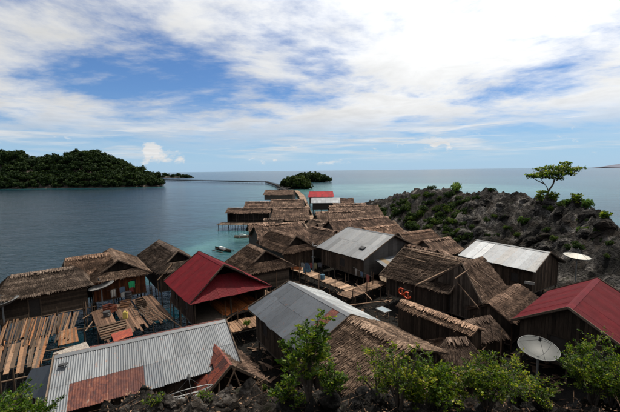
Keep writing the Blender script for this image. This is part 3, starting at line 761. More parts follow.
house('thatched_house', 'small low thatched roof between the pale-ridged house and the silver roof', (436, 255), 27, 5.2, 2.2, 3.2, 4.6, .1, .4, tint=(1.2, 1.0, .9), walls=('p', 'p', 'p', 'p'), group=G_TH, near=False)
house('thatched_house', 'low thatched roof filling the gap behind the disordered thatch, left end', (396, 256), -52, 4.5, 1.8, 3.3, 4.5, .1, .3, tint=(1.1, .92, .84), walls=('p', 'p', 'p', 'p'), group=G_TH, near=False)
house('thatched_house', 'small thatched roof close behind the right gabled hut by the walkway', (250, 236), 18, 5.0, 2.6, 3.4, 5.0, .1, .5, tint=(1.2, 1.0, .9), walls=('p', 'p', 'p', 'p'), group=G_TH, near=False)
house('thatched_house', 'low thatched roof right of the far striped tin house, first of the back row', (334, 211), 2, 9.0, 3.0, 3.4, 5.0, .1, .5, tint=(1.3, 1.1, 1.0), walls=('p', 'p', 'p', 'p'), group=G_TH, near=False)
house('thatched_shed', 'narrow thatched lean-to beside the dark thatched house and the central red roof', (186, 270), -53, 4.0, 1.0, 2.9, 3.6, .1, .2, tint=(1.0, .85, .78), walls=('p', 'p', 'p', 'p'), cat='shed', near=False)
house('thatched_shed', 'low dark thatched shed in front of the maroon roofed house, left of its dish', (470, 345), 20, 3.4, 1.3, 2.0, 3.0, .2, .3, tint=(.8, .7, .65), walls=('v', 'v', 'p', 'v'), wtint=(.5, .45, .4), cat='shed', zf=.6, inset=.2, ridgepole=False)
VR = [(304, 226, -54, 4.2, 1.9, (1.3, 1.15, 1.05)), (322, 232, 28, 4.0, 1.7, (.9, .82, .78)), (286, 231, 24, 4.2, 1.7, (1.35, 1.2, 1.1)), (352, 224, -50, 4.0, 1.8, (1.1, 1.0, .95)), (384, 231, 34, 4.4, 1.7, (1.4, 1.22, 1.1)), (262, 226, -8, 4.0, 1.6, (1.0, .9, .85)), (398, 240, -52, 3.6, 1.5, (.95, .88, .84))]
VL = ['low side roof at the near end of the broad walkway, turned away from it', 'small dark lean roof right of the near end of the broad walkway', 'small pale thatched roof left of the near end of the broad walkway', 'small crosswise thatched roof among the second row right of the walkway', 'small pale roof behind the ridge end of the weathered grey tin roof', 'little thatched roof beside the waterside deck', 'little crosswise roof between the grey tin roof and the pale-ridged house']
for k, (px, py, an, L_, rn_, tn) in enumerate(VR):
    house('thatched_hut', VL[k], (px, py), an, L_, rn_, 3.3, 4.5, .1, .2, tint=tn, near=False, walls=('p', 'p', 'p', 'p'), cat='hut', group='small thatched huts between the houses')
# white strip of gutter on far roof, deck of the waterside house
w1 = P(274, 215.5, 3.6); w2 = P(288, 215.2, 3.6)
tag(board('gutter_board', w1, w2, .5, .06, 'flaking_white'), 'white board lying on the thatch edge beside the walkway', 'board')
w1 = P(277, 188.5, 5.2); w2 = P(290, 188, 5.2)
tag(board('ridge_board', w1, w2, 1.4, .08, 'flaking_white'), 'white sheet laid over the ridge of the farthest house', 'sheet')
dk = thing('jetty_deck', 'plank deck on thin stilts in front of the waterside house', 'deck', hL4[1] + Vector((0, 0, 0)), rad(-5))
for k in range(30): board('plank', (-6.3 + k * .43, -5.6, 1.42 + RU(-.02, .02)), (-6.3 + k * .43, -1.9, 1.42), .38, .05, parent=dk, tint=(1.1, .95, .8))
for k in range(9):
    for y in (-5.3, -2.3): pole('post', (-6.1 + k * 1.5, y, -2.2), (-6.1 + k * 1.5 + RU(-.1, .1), y, 1.4 if y > -4 else RU(1.4, 2.0)), .07, parent=dk, tint=(.6, .55, .5))
for k in range(6): pole('post', (-5 + k * 2.1, -1.9, 1.4), (-5 + k * 2.1, -1.9, 3.6), .06, parent=hL4[0], tint=(.9, .9, 1.0))

# ------------------------------------------------------------------ boardwalks
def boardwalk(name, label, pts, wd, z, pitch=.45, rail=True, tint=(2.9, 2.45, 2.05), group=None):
    b = thing(name, label, 'boardwalk', (pts[0].x, pts[0].y, 0), 0, group); o = Vector((pts[0].x, pts[0].y, 0))
    for a, c in zip(pts, pts[1:]):
        a = a - o; c = c - o; a.z = c.z = 0; d = c - a; L = d.length; d.normalize(); n = Vector((-d.y, d.x, 0))
        for s in (-1, 1): board('bearer', a + n * s * wd * .38 + Vector((0, 0, z - .12)), c + n * s * wd * .38 + Vector((0, 0, z - .12)), .1, .14, parent=b)
        k = 0.0
        while k < L:
            p = a + d * k; j = RU(-.08, .08)
            board('plank', p + n * (-wd / 2 + j) + Vector((0, 0, z + RU(-.012, .012))), p + n * (wd / 2 + j) + Vector((0, 0, z + RU(-.012, .012))), pitch * RU(.8, .93), .045, parent=b, tint=(lambda kk: tuple(x * kk for x in tint))(RU(.7, 1.2)))
            k += pitch
        k = .3
        while k < L:
            for s in (-1, 1):
                p = a + d * k + n * s * wd * .47
                pole('post', p + Vector((0, 0, -2.2)), p + Vector((RU(-.05, .05), RU(-.05, .05), z + (RU(.5, .95) if rail else -.02))), .055, parent=b, tint=(.8, .7, .62))
            k += max(2.6, L / 30)
    return b
boardwalk('boardwalk', 'broad pale plank walkway running out between the far thatched houses', [P(312.5, 231, 1.6), P(302, 196, 1.6), P(296, 190.5, 1.6)], 2.7, 1.6, .55, rail=False)
boardwalk('boardwalk', 'sunlit plank walkway in front of the weathered grey tin roofed house', [P(296, 268, 1.6), P(352, 289.5, 1.6)], 1.5, 1.6, .25)
boardwalk('boardwalk', 'short brown plank landing at the foot of the sunlit walkway', [P(344, 296, 1.55), P(381, 281.5, 1.55)], 1.7, 1.55, .24, rail=True, tint=(1.6, 1.25, 1.0))
boardwalk('boardwalk', 'earth-brown plank walkway with a small green plant beside the silver roof', [P(222, 329, 1.5), P(268, 318, 1.5)], 1.9, 1.5, .22, rail=True, tint=(2.6, 2.0, 1.55))
boardwalk('boardwalk', 'walkway of separate poles running from the red roofed house to the huts', [P(281, 303, 1.6), P(240, 277, 1.6)], .9, 1.6, .3, tint=(2.4, 2.0, 1.7))
def pier(label, pts, wd, z):
    b = thing('pier', label, 'pier', (pts[0].x, pts[0].y, 0)); o = Vector((pts[0].x, pts[0].y, 0))
    for a, c in zip(pts, pts[1:]):
        a = a - o; c = c - o; a.z = c.z = 0; d = (c - a); L = d.length; d.normalize(); n = Vector((-d.y, d.x, 0))
        board('deck', a + Vector((0, 0, z)), c + Vector((0, 0, z)), wd, .9, parent=b, tint=(.2, .18, .17))
        for s in (-1, 1): board('rail', a + n * s * wd * .47 + Vector((0, 0, z + .9)), c + n * s * wd * .47 + Vector((0, 0, z + .9)), .25, .25, parent=b, tint=(.3, .28, .26))
        for i in range(int(L / 7) + 1):
            for s in (-1, 1):
                p = a + d * (i * 7) + n * s * wd * .45; pole('post', p + Vector((0, 0, -2.5)), p + Vector((0, 0, z + 1)), .14, parent=b, tint=(.6, .55, .5))
    return b
pier('long dark pier crossing the bay from the walkway to the far wooded island', [P(287, 191.2, 1.5), P(276, 185, 1.5), P(266, 182, 1.5), P(215, 181, 1.5), P(154, 179.6, 1.5)], 2.4, 1.5)

# floor of the open part under the central red roof (new orange boards)
fl = thing('orange_deck', 'bright orange new-plank floor showing under the edge of the central red roof', 'deck', P(236, 303, 1.72)); fl.rotation_euler = (0, 0, rad(-53)); fl.location.z = 0
for k in range(16): board('plank', (-1.8, -1.9 + k * .24, 1.74), (1.9 + RU(-.2, .2), -1.9 + k * .24, 1.74), .225, .04, parent=fl, tint=(5.0, 2.0, .8))
for k in range(3):
    for s in (-1.6, 1.7): pole('post', (s, -1.7 + k * 1.7, -2), (s, -1.7 + k * 1.7, 1.71), .06, parent=fl)
for k in range(4):
    a = P(246 + k * 7, 308 - k * 5, 1.6)
    tag(board('loose_plank', a + Vector((-1.3, 1.0, .05)), a + Vector((1.2, -1.0, .05)), .2, .05, tint=(1.6, 1.25, 1.0)), '%s loose plank from the left bridging the gap beside the central red roof' % ordn(k), 'plank', 'planks beside the central red roof')

# ------------------------------------------------------------------ lean-to sheet and flaking sheet by the silver roof
lt = thing('lean_to_roof', 'slate grey sheet lean-to at the left end of the silver corrugated roof', 'roof', P(40, 392, 0))
L0 = lt.location.copy()
q = MB(); A_, B_, C_, D_, = P(31, 369, 3.6), P(50.5, 364.5, 4.1), P(48.5, 402, 3.3), P(20, 394, 2.7)
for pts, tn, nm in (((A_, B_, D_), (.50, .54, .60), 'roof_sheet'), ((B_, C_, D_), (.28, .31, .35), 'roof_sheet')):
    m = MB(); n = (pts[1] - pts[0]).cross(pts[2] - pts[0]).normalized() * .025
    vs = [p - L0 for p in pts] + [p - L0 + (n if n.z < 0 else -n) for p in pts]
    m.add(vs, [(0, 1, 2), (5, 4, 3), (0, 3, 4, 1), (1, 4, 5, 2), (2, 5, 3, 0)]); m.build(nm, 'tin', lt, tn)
for p in (A_, D_, C_): pole('post', Vector((p.x - L0.x, p.y - L0.y, -2)), p - L0 - Vector((0, 0, .03)), .06, parent=lt)
a, b_ = P(52, 358.5, 4.45), P(86, 346.5, 4.45)
fs_ = board('weathered_sheet', a + Vector((-.1, .35, -.15)), b_ + Vector((-.1, .35, -.15)), .75, .05, 'flaking_white', tint=(1, .92, .86), roll=-.3)
tag(fs_, 'flaking white and orange sheet along the back edge of the silver roof', 'sheet')
c0 = P(62.5, 365, 4.55); tag(board('roof_tile', c0 - Vector((.17, 0, 0)), c0 + Vector((.17, .08, .02)), .22, .04, 'dark_metal'), 'small dark plate standing up on the silver roof', 'plate')

# ------------------------------------------------------------------ satellite dishes
def dish(label, loc, R, tilt, az, mat='dish_white', mesh_dish=False, post=2.0, tint=(1, 1, 1), solid=True):
    d = thing('satellite_dish', label, 'satellite dish', loc, 0, 'satellite dishes')
    rot = Matrix.Rotation(az, 4, 'Z') @ Matrix.Rotation(tilt, 4, 'X')
    dep = R * .28; N = 36; K = 7
    if solid:
        m = MB(); vs = []; fs = []
        for i in range(K + 1):
            r = R * i / K; z = dep * (r / R) ** 2
            for j in range(N):
                an = 2 * math.pi * j / N; vs.append(rot @ Vector((r * math.cos(an), r * math.sin(an), z - dep)))
        for i in range(K):
            for j in range(N): fs.append((i * N + j, (i + 1) * N + j, (i + 1) * N + (j + 1) % N, i * N + (j + 1) % N))
        k = len(vs); vs += [p - rot @ Vector((0, 0, .02)) for p in vs]; fs += [tuple(reversed([i + k for i in f_])) for f_ in fs]
        m.add(vs, fs); rf = m.build('reflector', mat, d, tint, True)
    for j in range(12 if not solid else 8):
        an = 2 * math.pi * j / (12 if not solid else 8); m = MB()
        m.tube([rot @ Vector((R * f_ * math.cos(an), R * f_ * math.sin(an), dep * f_ * f_ - dep + (.012 if not solid else -.035))) for f_ in (0.05, .35, .7, 1)], .016, 5)
        m.build('rib', 'dish_white' if not solid else 'dish_grey', d, (.4, .4, .4))
    for fr in ((1,) if solid else (1, .62, .3)):
        m = MB(); m.tube([rot @ Vector((R * fr * math.cos(a_), R * fr * math.sin(a_), dep * fr * fr - dep)) for a_ in [2 * math.pi * j / 40 for j in range(41)]], .022, 5, cap=False); m.build('rim', 'dish_white' if not solid else 'dish_grey', d, (.4, .4, .4), True)
    f0 = rot @ Vector((0, 0, R * .55))
    for j in range(3):
        an = 2 * math.pi * j / 3 + .5; m = MB(); m.tube([rot @ Vector((R * .93 * math.cos(an), R * .93 * math.sin(an), dep * .86 - dep)), f0], .011, 5); m.build('feed_arm', 'dark_metal', d)
    m = MB(); m.tube([f0 + rot @ Vector((0, 0, -.08)), f0 + rot @ Vector((0, 0, .04)), f0 + rot @ Vector((0, 0, .16))], [.07, .07, .04], 10); m.build('feed_horn', 'dark_metal', d)
    m = MB(); m.tube([(0, 0, -dep - .03), (0, 0, -dep - post)], .055, 8); m.build('post', 'dish_grey', d, (.5, .5, .5))
    return d
dish('large pale grey satellite dish facing up beside the maroon roofed house', P(538.5, 347.5, 3.3), 1.02, rad(13), rad(-12), 'dish_grey', post=2.3, tint=(.17, .175, .17))
dish('cream satellite dish on a thin post against the dark rocky hill', P(577, 256, 4.7), 1.12, rad(6), rad(20), 'dish_white', post=2.6, tint=(.62, .6, .54))
dish('grey mesh satellite dish in front of the orange-brown plank house', P(101, 285.5, 3.3), 1.05, rad(14), rad(-70), 'dish_grey', post=2.6, tint=(.42, .4, .4))
dish('grey mesh satellite dish cut by the left edge of the picture', P(2, 302, 3.6), 1.05, rad(14), rad(-75), 'dish_grey', post=2.6, tint=(.42, .42, .43))
dish('bare white dish frame without its mesh, beside the torn rusty hut', P(190, 391, 4.0), .95, rad(-38), rad(25), 'dish_white', post=1.5, solid=False)

# ------------------------------------------------------------------ timber racks and drying planks, left
rk = thing('timber_rack', 'pole rack on stilts carrying rows of drying planks below the leftmost house', 'rack', P(40, 335, 0)); rk.location.z = 0; ro = rk.location
def rp(x, y, z): p = P(x, y, z); return p - ro
for (p, q_) in (((-14, 327), (92, 307)), ((-16, 345), (92, 327)), ((-16, 362), (80, 345)), ((-16, 386), (48, 372)), ((-10, 372), (60, 357))):
    pole('cross_pole', rp(*p, 1.75), rp(*q_, 1.75), .055, parent=rk, tint=(1.3, 1.1, .9))
for (x, y) in ((2, 328), (30, 322), (58, 316), (84, 311), (2, 348), (30, 343), (58, 338), (84, 331), (0, 385), (15, 388), (40, 376)):
    p = rp(x, y, 1.75); pole('post', (p.x, p.y, -2.3), (p.x + RU(-.1, .1), p.y, RU(1.8, 2.7)), .06, parent=rk, tint=(.8, .7, .6))
TN = [(2.4, 1.35, .75), (1.9, 1.45, 1.1), (1.2, 1.05, .9), (2.0, 1.4, .95), (.8, .75, .7), (1.4, 1.05, .8), (.6, .52, .45)]
for k in range(50):
    s = k / 49 + RU(-.016, .016); tx, ty = 6 + 72 * s + RU(-.8, .8), 321 - 8.5 * s + RU(-1.5, 1.5); z = 1.86 + (k % 3) * .06 + RU(0, .03)
    Ln = RU(18, 33); bx, by = tx - Ln * RU(.22, .36), ty + Ln
    pl = board('loose_plank', P(tx, ty, z + RU(0, .1)), P(bx, by, z), RU(.06, .13), .04, tint=random.choice(TN), roll=RU(-.12, .12))
    tag(pl, '%s plank from the left in the long row drying on the pole rack' % ordn(k), 'plank', 'planks drying on the upper rack')
for k in range(12):
    tx, ty = 2 + k * 4.2 + RU(-1, 1), 345 - k * .8 + RU(-2, 2); Ln = RU(22, 36)
    pl = board('loose_plank', P(tx, ty, 1.9), P(tx - Ln * RU(.15, .3), ty + Ln, 1.88), RU(.14, .25), .04, tint=random.choice(TN), roll=RU(-.1, .1))
    tag(pl, '%s weathered plank from the left on the lower rack by the slate grey lean-to' % ordn(k), 'plank', 'planks on the lower rack')
for k in range(9):
    tx, ty = 60 + k * 1.9, 331.5 - k * .5
    pl = board('loose_plank', P(tx, ty, 2.0), P(tx - .5 + k * .35, ty + 14, 1.85), .15, .04, tint=TN[k % 2])
    tag(pl, '%s short plank from the left in the close row by the flaking sheet' % ordn(k), 'plank', 'short planks by the flaking sheet')

# platform with clutter in front of the orange-brown house
pf = thing('work_platform', 'cluttered plank platform over the water in front of the orange-brown house', 'platform', P(125, 315, 0)); pf.location.z = 0; po = pf.location.copy()
c1_, c2_, c3_ = P(92, 312, 1.55), P(152, 294, 1.55), P(104, 344, 1.55)
du = c2_ - c1_; dv = c3_ - c1_; nP = 34
for k in range(nP):
    if k in (9, 10, 21): continue
    a = c1_ + du * (k / nP) - po; e = RU(.85, 1.05)
    board('plank', a, a + dv * e, du.length / nP * .9, .045, parent=pf, tint=(lambda kk: tuple(x * kk for x in (1.5, 1.1, .88)))(RU(.5, 1.2)))
for i in range(4):
    for j in range(3):
        p = c1_ + du * (i / 3) + dv * (j / 2) - po; pole('post', (p.x, p.y, -2.3), (p.x, p.y, 1.5 if j else RU(1.5, 2.5)), .06, parent=pf)
Z1 = 1.6
for k in range(6):
    a = P(99 + k * .4, 327 + k * 2.4, Z1 + .05); b_ = P(126 + RU(-3, 3), 320 + k * 2.3, Z1 + .05)
    tag(board('stacked_board', a, b_, .26, .05, tint=random.choice([(1.3, 1.05, .85), (1.0, .85, .7), (1.5, 1.1, .85)])), '%s board from the back in the flat stack on the cluttered platform' % ordn(k), 'board', 'boards stacked on the platform')
q = MB(); A4 = [P(111, 334, Z1 + .12), P(131, 328, Z1 + .12), P(133, 335, Z1 + .10), P(114, 341.5, Z1 + .10)]
c = sum(A4, Vector()) / 4; vs = [p - c for p in A4] + [p - c - Vector((0, 0, .03)) for p in A4]
q.add(vs, [(0, 1, 2, 3), (7, 6, 5, 4), (0, 4, 5, 1), (1, 5, 6, 2), (2, 6, 7, 3), (3, 7, 4, 0)]); o = q.build('orange_sheet', 'rusted_tin', None, (2.4, 1.3, .7)); o.location = c
tag(o, 'rust orange metal sheet lying flat at the front edge of the cluttered platform', 'sheet')
def jerrycan(label, p, c, s=1.0, cat='container'):
    t_ = thing('jerrycan', label, cat, p, RU(0, 3))
    m = MB(); m.box((0, 0, .2 * s), (.14 * s, .09 * s, .2 * s)); m.box((0, 0, .42 * s), (.11 * s, .07 * s, .03 * s)); m.build('body', 'paint', t_, c)
    m = MB(); m.tube([(-.07 * s, 0, .44 * s), (-.05 * s, 0, .52 * s), (.05 * s, 0, .52 * s), (.07 * s, 0, .44 * s)], .018 * s, 6); m.build('handle', 'paint', t_, c)
    m = MB(); m.tube([(.1 * s, 0, .44 * s), (.1 * s, 0, .5 * s)], .03 * s, 8); m.build('cap', 'paint', t_, (.1, .1, .1))
jerrycan('pale yellow plastic container standing in the middle of the cluttered platform', P(125.5, 318, Z1), (.7, .55, .14), 1.2)
jerrycan('white plastic container by the wall of the orange-brown house', P(123, 297, Z1), (.8, .78, .72), 1.1)
def barrel(name, label, p, r, h, c, cat='drum'):
    t_ = thing(name, label, cat, p)
    m = MB(); m.tube([(0, 0, 0), (0, 0, h * .3), (0, 0, h * .33), (0, 0, h * .36), (0, 0, h * .64), (0, 0, h * .67), (0, 0, h * .7), (0, 0, h)], [r, r, r * 1.05, r, r, r * 1.05, r, r], 18); m.build('body', 'paint', t_, c, False)
    m = MB(); m.tube([(0, 0, h), (0, 0, h + .02)], r * .9, 18); m.build('lid', 'paint', t_, tuple(x * .7 for x in c))
barrel('drum', 'black drum beside the wall of the orange-brown house', P(128.5, 299, Z1), .3, .7, (.03, .03, .035))
barrel('drum', 'dark drum lying low at the left of the cluttered platform', P(107, 316, Z1), .28, .4, (.05, .05, .05))
barrel('drum', 'blue tub on the sunlit walkway next to the white pole', P(322.5, 279, 1.64), .25, .5, (.05, .15, .22))
def crate(label, p, s, rz, tint, cat='crate'):
    t_ = thing('crate', label, cat, p, rz)
    for z in (.06, .22, .38):
        for (x, y, hx, hy) in ((0, -1, 1, 0), (0, 1, 1, 0), (-1, 0, 0, 1), (1, 0, 0, 1)):
            m = MB(); m.box((x * .4 * s, y * .26 * s, z * s), (.4 * s if hx else .012, .26 * s if hy else .012, .06 * s)); m.build('slat', 'wood', t_, tint)
    m = MB(); m.box((0, 0, .012), (.38 * s, .24 * s, .01)); m.build('base', 'wood', t_, tint)
crate('tan slatted crate at the centre of the cluttered platform', P(126, 306, Z1), 1.1, .5, (1.7, 1.15, .8))
crate('reddish slatted crate at the left of the cluttered platform', P(110, 311, Z1), 1.2, -.4, (1.5, .6, .45))
crate('dark slatted crate at the right end of the cluttered platform', P(141, 306, Z1), 1.3, -.9, (.8, .7, .6))
# long dark trays / hull-like frames on the right half of the platform
for k, (x, y) in enumerate(((138, 312), (147, 310), (152, 318))):
    t_ = thing('drying_frame', ['pole frame leaning toward the dark gap on the platform, nearest the yellow container', 'middle pole frame on the right half of the platform', 'outermost pole frame on the right half of the platform'][k], 'frame', P(x, y, Z1), rad(-53 + k * 6))
    for s in (-.4, .4): pole('side_pole', (-1.5, s, .25), (1.5, s, .12), .035, parent=t_, tint=(.9, .85, .8))
    for s in range(6): pole('rung', (-1.3 + s * .5, -.45, .22), (-1.3 + s * .5, .45, .22), .025, parent=t_, tint=(.8, .75, .7))
    for s in (-.4, .4): pole('foot', (-1.4, s, -.05), (-1.4, s, .25), .03, parent=t_)
def cloth(label, c3, wd, ht, tint, rz, name='cloth', cat='cloth'):
    m = MB(); N, K = 14, 8; vs = []; fs = []
    for i in range(N + 1):
        for j in range(K + 1):
            x = (i / N - .5) * wd; z = -j / K * ht
            vs.append(Vector((x * (1 - .12 * j / K), .05 * math.sin(i * 1.1 + j * .3) * j / K - .02, z + .04 * math.cos((i / N - .5) * 5))))
    for i in range(N):
        for j in range(K): a = i * (K + 1) + j; fs.append((a, a + 1, a + K + 2, a + K + 1))
    k = len(vs); vs += [p + Vector((0, .012, 0)) for p in vs]; fs += [tuple(reversed([i + k for i in f_])) for f_ in fs]
    m.add(vs, fs); o = m.build(name, 'cloth', None, tint, True); o.location = c3; o.rotation_euler = (0, 0, rz)
    return tag(o, label, cat)
cloth('bright green cloth hanging on the orange-brown plank wall', P(131.5, 281, 3.25) + Vector((.05, -.1, 0)), .55, .6, (.02, .42, .16), rad(36), cat='cloth')
cloth('blue cloth hung at the left end of the sunlit walkway', P(307, 265, 2.5), 1.0, .9, (.07, .17, .25), rad(20))
cloth('orange cloth spread low at the far end of the sunlit walkway', P(296, 266.5, 2.0), 1.5, .4, (.5, .16, .05), rad(-20))
LN = [((300, 262, 3.0), (323, 262, 3.4), 5), ((352, 266, 3.0), (372, 276, 2.8), 3), ((108, 290, 2.7), (146, 279, 2.7), 4)]
CC = [(.35, .33, .3), (.10, .16, .24), (.30, .07, .06), (.28, .24, .12), (.09, .09, .10)]
for j, (a, c, n_) in enumerate(LN):
    a = P(*a) + Vector((0, -.25, 0)); c = P(*c) + Vector((0, -.25, 0)); rz = math.atan2((c - a).y, (c - a).x)
    m = MB(); m.tube([a, (a + c) / 2 - Vector((0, 0, .08)), c], .012, 4); o = m.build('clothes_line', 'dark_metal')
    tag(o, ['clothes line over the far end of the sunlit walkway', 'clothes line in front of the yellow-patched lean-to', 'clothes line along the orange-brown plank wall'][j], 'clothes line')
    for k in range(n_):
        cl_ = cloth(['%s washing hung over the far end of the sunlit walkway', '%s washing hung in front of the yellow-patched lean-to', '%s washing hung along the orange-brown plank wall'][j] % ['pale', 'blue', 'red', 'tan', 'black'][k], a.lerp(c, (k + .7) / (n_ + .4)) - Vector((0, 0, .06)), RU(.35, .6), RU(.45, .8), CC[k], rz, 'washing', 'washing')
# woven mat leaning on its rack, solar panel, orange rope on the dark wall
q = MB(); N = 20; R_ = 1.0
vs = [Vector((0, 0, 0))] + [Vector((R_ * 1.15 * math.cos(2 * math.pi * j / N), R_ * .8 * math.sin(2 * math.pi * j / N), .05 * math.sin(j * 2.3))) for j in range(N)]
vs2 = [p - Vector((0, 0, .04)) for p in vs]
q.add(vs + vs2, [(0, 1 + j, 1 + (j + 1) % N) for j in range(N)] + [(N + 1, N + 2 + (j + 1) % N, N + 2 + j) for j in range(N)] + [(1 + j, N + 2 + j, N + 2 + (j + 1) % N, 1 + (j + 1) % N) for j in range(N)])
o = q.build('woven_mat', 'woven_mat', None, (2.2, 1.9, 1.6)); o.location = P(389.5, 277.5, 2.1); o.rotation_euler = (rad(24), 0, rad(20)); tag(o, 'pale round woven mat set out behind the short brown landing', 'mat')
pole_m = thing('mat_stand', 'low pole trestle under the pale woven mat', 'trestle', P(389.5, 277.5, 0)); pole_m.location = (o.location.x, o.location.y, 0)
for x, y, z in ((-.7, -.2, 1.95), (.7, .1, 1.95), (-.6, .5, 2.15), (.6, .6, 2.25)): pole('leg', (x, y, -1), (x, y, z), .04, parent=pole_m)
sp = thing('solar_panel', 'small pale framed solar panel on the brown roof edge', 'solar panel', P(383.5, 309.5, 4.0), rad(-58))
m = MB(); m.box((0, 0, 0), (.42, .28, .015)); m.build('glass', 'paint', sp, (.20, .25, .28))
for x, y, hx, hy in ((0, .29, .45, .02), (0, -.29, .45, .02), (.43, 0, .02, .27), (-.43, 0, .02, .27)): m = MB(); m.box((x, y, .004), (hx, hy, .025)); m.build('frame', 'dish_white', sp, (.35, .35, .35))
for x, y in ((-.35, -.2), (.35, .2)): pole('leg', (x, y, -1.2), (x, y, -.02), .025, 'dark_metal', sp)
orr = thing('orange_rope', 'bright orange coiled rope hung on the dark wall behind the narrow shed', 'rope', P(404.5, 293.5, 2.6) - ray(404.5, 293.5).normalized() * .4)
for k, (dx, dz, r0) in enumerate(((-.30, .10, .30), (.28, -.10, .30))):
    m = MB(); m.tube([(dx + r0 * math.cos(a_) * (1 - .1 * math.sin(a_ * 3)), 0, dz + r0 * .9 * math.sin(a_)) for a_ in [rad(60) + rad(290) * j / 18 for j in range(19)]], .07, 7); m.build('coil', 'paint', orr, (.62, .07, .012), True)
    m = MB(); m.tube([(dx + .05, -.02, dz + .2), (dx + .12, -.03, dz - .05), (dx + .02, -.02, dz - .12)], .055, 7); m.build('loop', 'paint', orr, (.62, .08, .012), True)
m = MB(); m.tube([(-.7, .1, .38), (.7, .1, .30)], .03, 6); m.build('hanging_pole', 'wood', orr)
orr.rotation_euler = (0, 0, rad(-50))
sg_ = P(527.5, 281.5, 2.9)
o = board('white_plate', sg_ + Vector((-.42, -.25, .03)) - ray(527, 281).normalized() * .2, sg_ + Vector((.3, -.55, -.03)) - ray(527, 281).normalized() * .2, .06, .26, 'flaking_white', tint=(1.2, 1.2, 1.2)); tag(o, 'small white plate on the dark wall under the silver roof', 'plate')
# loose poles lying on the messy roofs
for k, (x0, y0, x1, y1, z) in enumerate(((409, 249, 452, 257, 5.75), (418, 252, 462, 262, 5.7), (420, 283, 463, 262.5, 5.5), (450, 274, 478, 307, 4.6), (456, 278, 472, 267, 5.4), (470, 277, 482, 287, 5.0), (480, 270, 500, 284, 5.4), (404, 256, 425, 262, 5.3), (432, 262, 424, 285, 4.6))):
    pole_o = pole('loose_pole', P(x0, y0, z), P(x1, y1, z if k not in (2, 3, 8) else z - 1.2), .05, tint=(1.7, 1.4, 1.15))
    tag(pole_o, ['pale pole along the ridge of the disordered thatch', 'second pale pole just below the ridge of the disordered thatch', 'long pale pole on the left edge of the broken-batten gable', 'long pale pole on the right edge of the broken-batten gable', 'short pole crossing the peak of the broken-batten gable', 'short pole in the middle of the broken-batten roof', 'pole on the far edge of the broken-batten roof', 'short pole at the left end of the disordered thatch ridge', 'pole sloping down the face of the disordered thatch'][k], 'pole', 'loose poles on the disordered thatch')
for k, (x0, y0, x1, y1, z) in enumerate(((246, 258, 250, 275, 4.4), (268, 252, 282, 260, 4.5), (172, 264, 158, 280, 4.2))):
    tag(pole('leaning_pole', P(x0, y0, z), P(x1, y1, z - 1.2), .08, tint=(2.0, 1.7, 1.4)), ['pale pole leaning on the left gabled hut', 'pale pole along the skirt edge of the left gabled hut', 'pale pole propped against the dark thatched house left of the central red roof'][k], 'pole')

# standing poles, rails and beams that fill the gaps between the houses
ZN = lambda px, py: ('beside the central red roof' if 200 < px < 290 and py > 280 else 'between the red roof and the timber platform' if px < 200 else 'by the sunlit walkway' if px < 345 else 'by the short brown landing' if px < 400 else 'left of the large pale dish')
zc = {}
SPOTS = [(212, 310, 2.6), (226, 318, 2.4), (238, 325, 2.2), (256, 312, 2.4), (268, 300, 2.2), (276, 292, 2.6), (285, 286, 2.4), (262, 283, 2.8), (246, 290, 2.2), (170, 318, 2.6), (160, 300, 2.4), (180, 324, 2.4), (96, 306, 2.6), (88, 318, 2.4), (355, 300, 2.4),
         (366, 296, 2.4), (372, 288, 2.6), (380, 296, 2.4), (390, 300, 2.2), (343, 302, 2.2), (330, 296, 2.2), (318, 290, 2.4), (308, 284, 2.2), (300, 276, 2.6), (490, 330, 2.6), (498, 322, 2.8), (485, 342, 2.4), (512, 340, 2.4), (500, 352, 2.2), (472, 330, 2.4)]
for k, (px, py, zt) in enumerate(SPOTS):
    p = P(px, py, 1.2); a = Vector((p.x, p.y, min(.2, ground0(p.x, p.y)) - 1.2)); b_ = Vector((p.x + RU(-.15, .15), p.y + RU(-.15, .15), zt + RU(-.3, .5)))
    tag(pole('standing_pole', a, b_, RU(.035, .06), tint=(1.8, 1.5, 1.25)), '%s thin standing pole %s' % (ordn(zc.setdefault(ZN(px, py), 0)), ZN(px, py)), 'pole', 'poles standing between the houses'); zc[ZN(px, py)] += 1
BEAMS = [((206, 316), (262, 303)), ((212, 330), (246, 306)), ((250, 300), (284, 308)), ((240, 284), (272, 300)), ((300, 292), (340, 305)), ((350, 305), (392, 300)), ((356, 284), (372, 300)), ((482, 336), (514, 330)), ((484, 348), (508, 318)), ((160, 312), (186, 330)), ((84, 318), (104, 306)), ((86, 330), (100, 312))]
for k, (a, c) in enumerate(BEAMS):
    z = RU(1.3, 2.1); tag(pole('cross_beam', P(*a, z), P(*c, z + RU(-.1, .1)), .05, tint=(2.0, 1.6, 1.3)), '%s thin horizontal pole %s' % (ordn(zc.setdefault('h' + ZN(*a), 0)), ZN(*a)), 'pole', 'cross poles between the houses'); zc['h' + ZN(*a)] += 1
deb = MB()
for k in range(2600):
    px, py = RU(60, 560), RU(255, 400); p = P(px, py, .5)
    if ground0(p.x, p.y) < .2 or ground0(p.x, p.y) > 2.5: continue
    z = ground(p.x, p.y); an = RU(0, 3.14); L_ = RU(.15, .9); d = Vector((math.cos(an), math.sin(an), RU(-.1, .25))) * L_
    if k % 3: deb.tube([Vector((p.x, p.y, z + .02)), Vector((p.x, p.y, z + .05)) + d], [RU(.015, .04), .012], 4, RU(.1, 1), cap=False)
    else:
        M = Matrix.Translation((p.x, p.y, z + .05)) @ Matrix.Rotation(an, 4, 'Z') @ Matrix.Rotation(RU(-.3, .3), 4, 'X'); deb.box((0, 0, 0), (L_ * .5, RU(.04, .12), .012), M, RU(.2, 1))
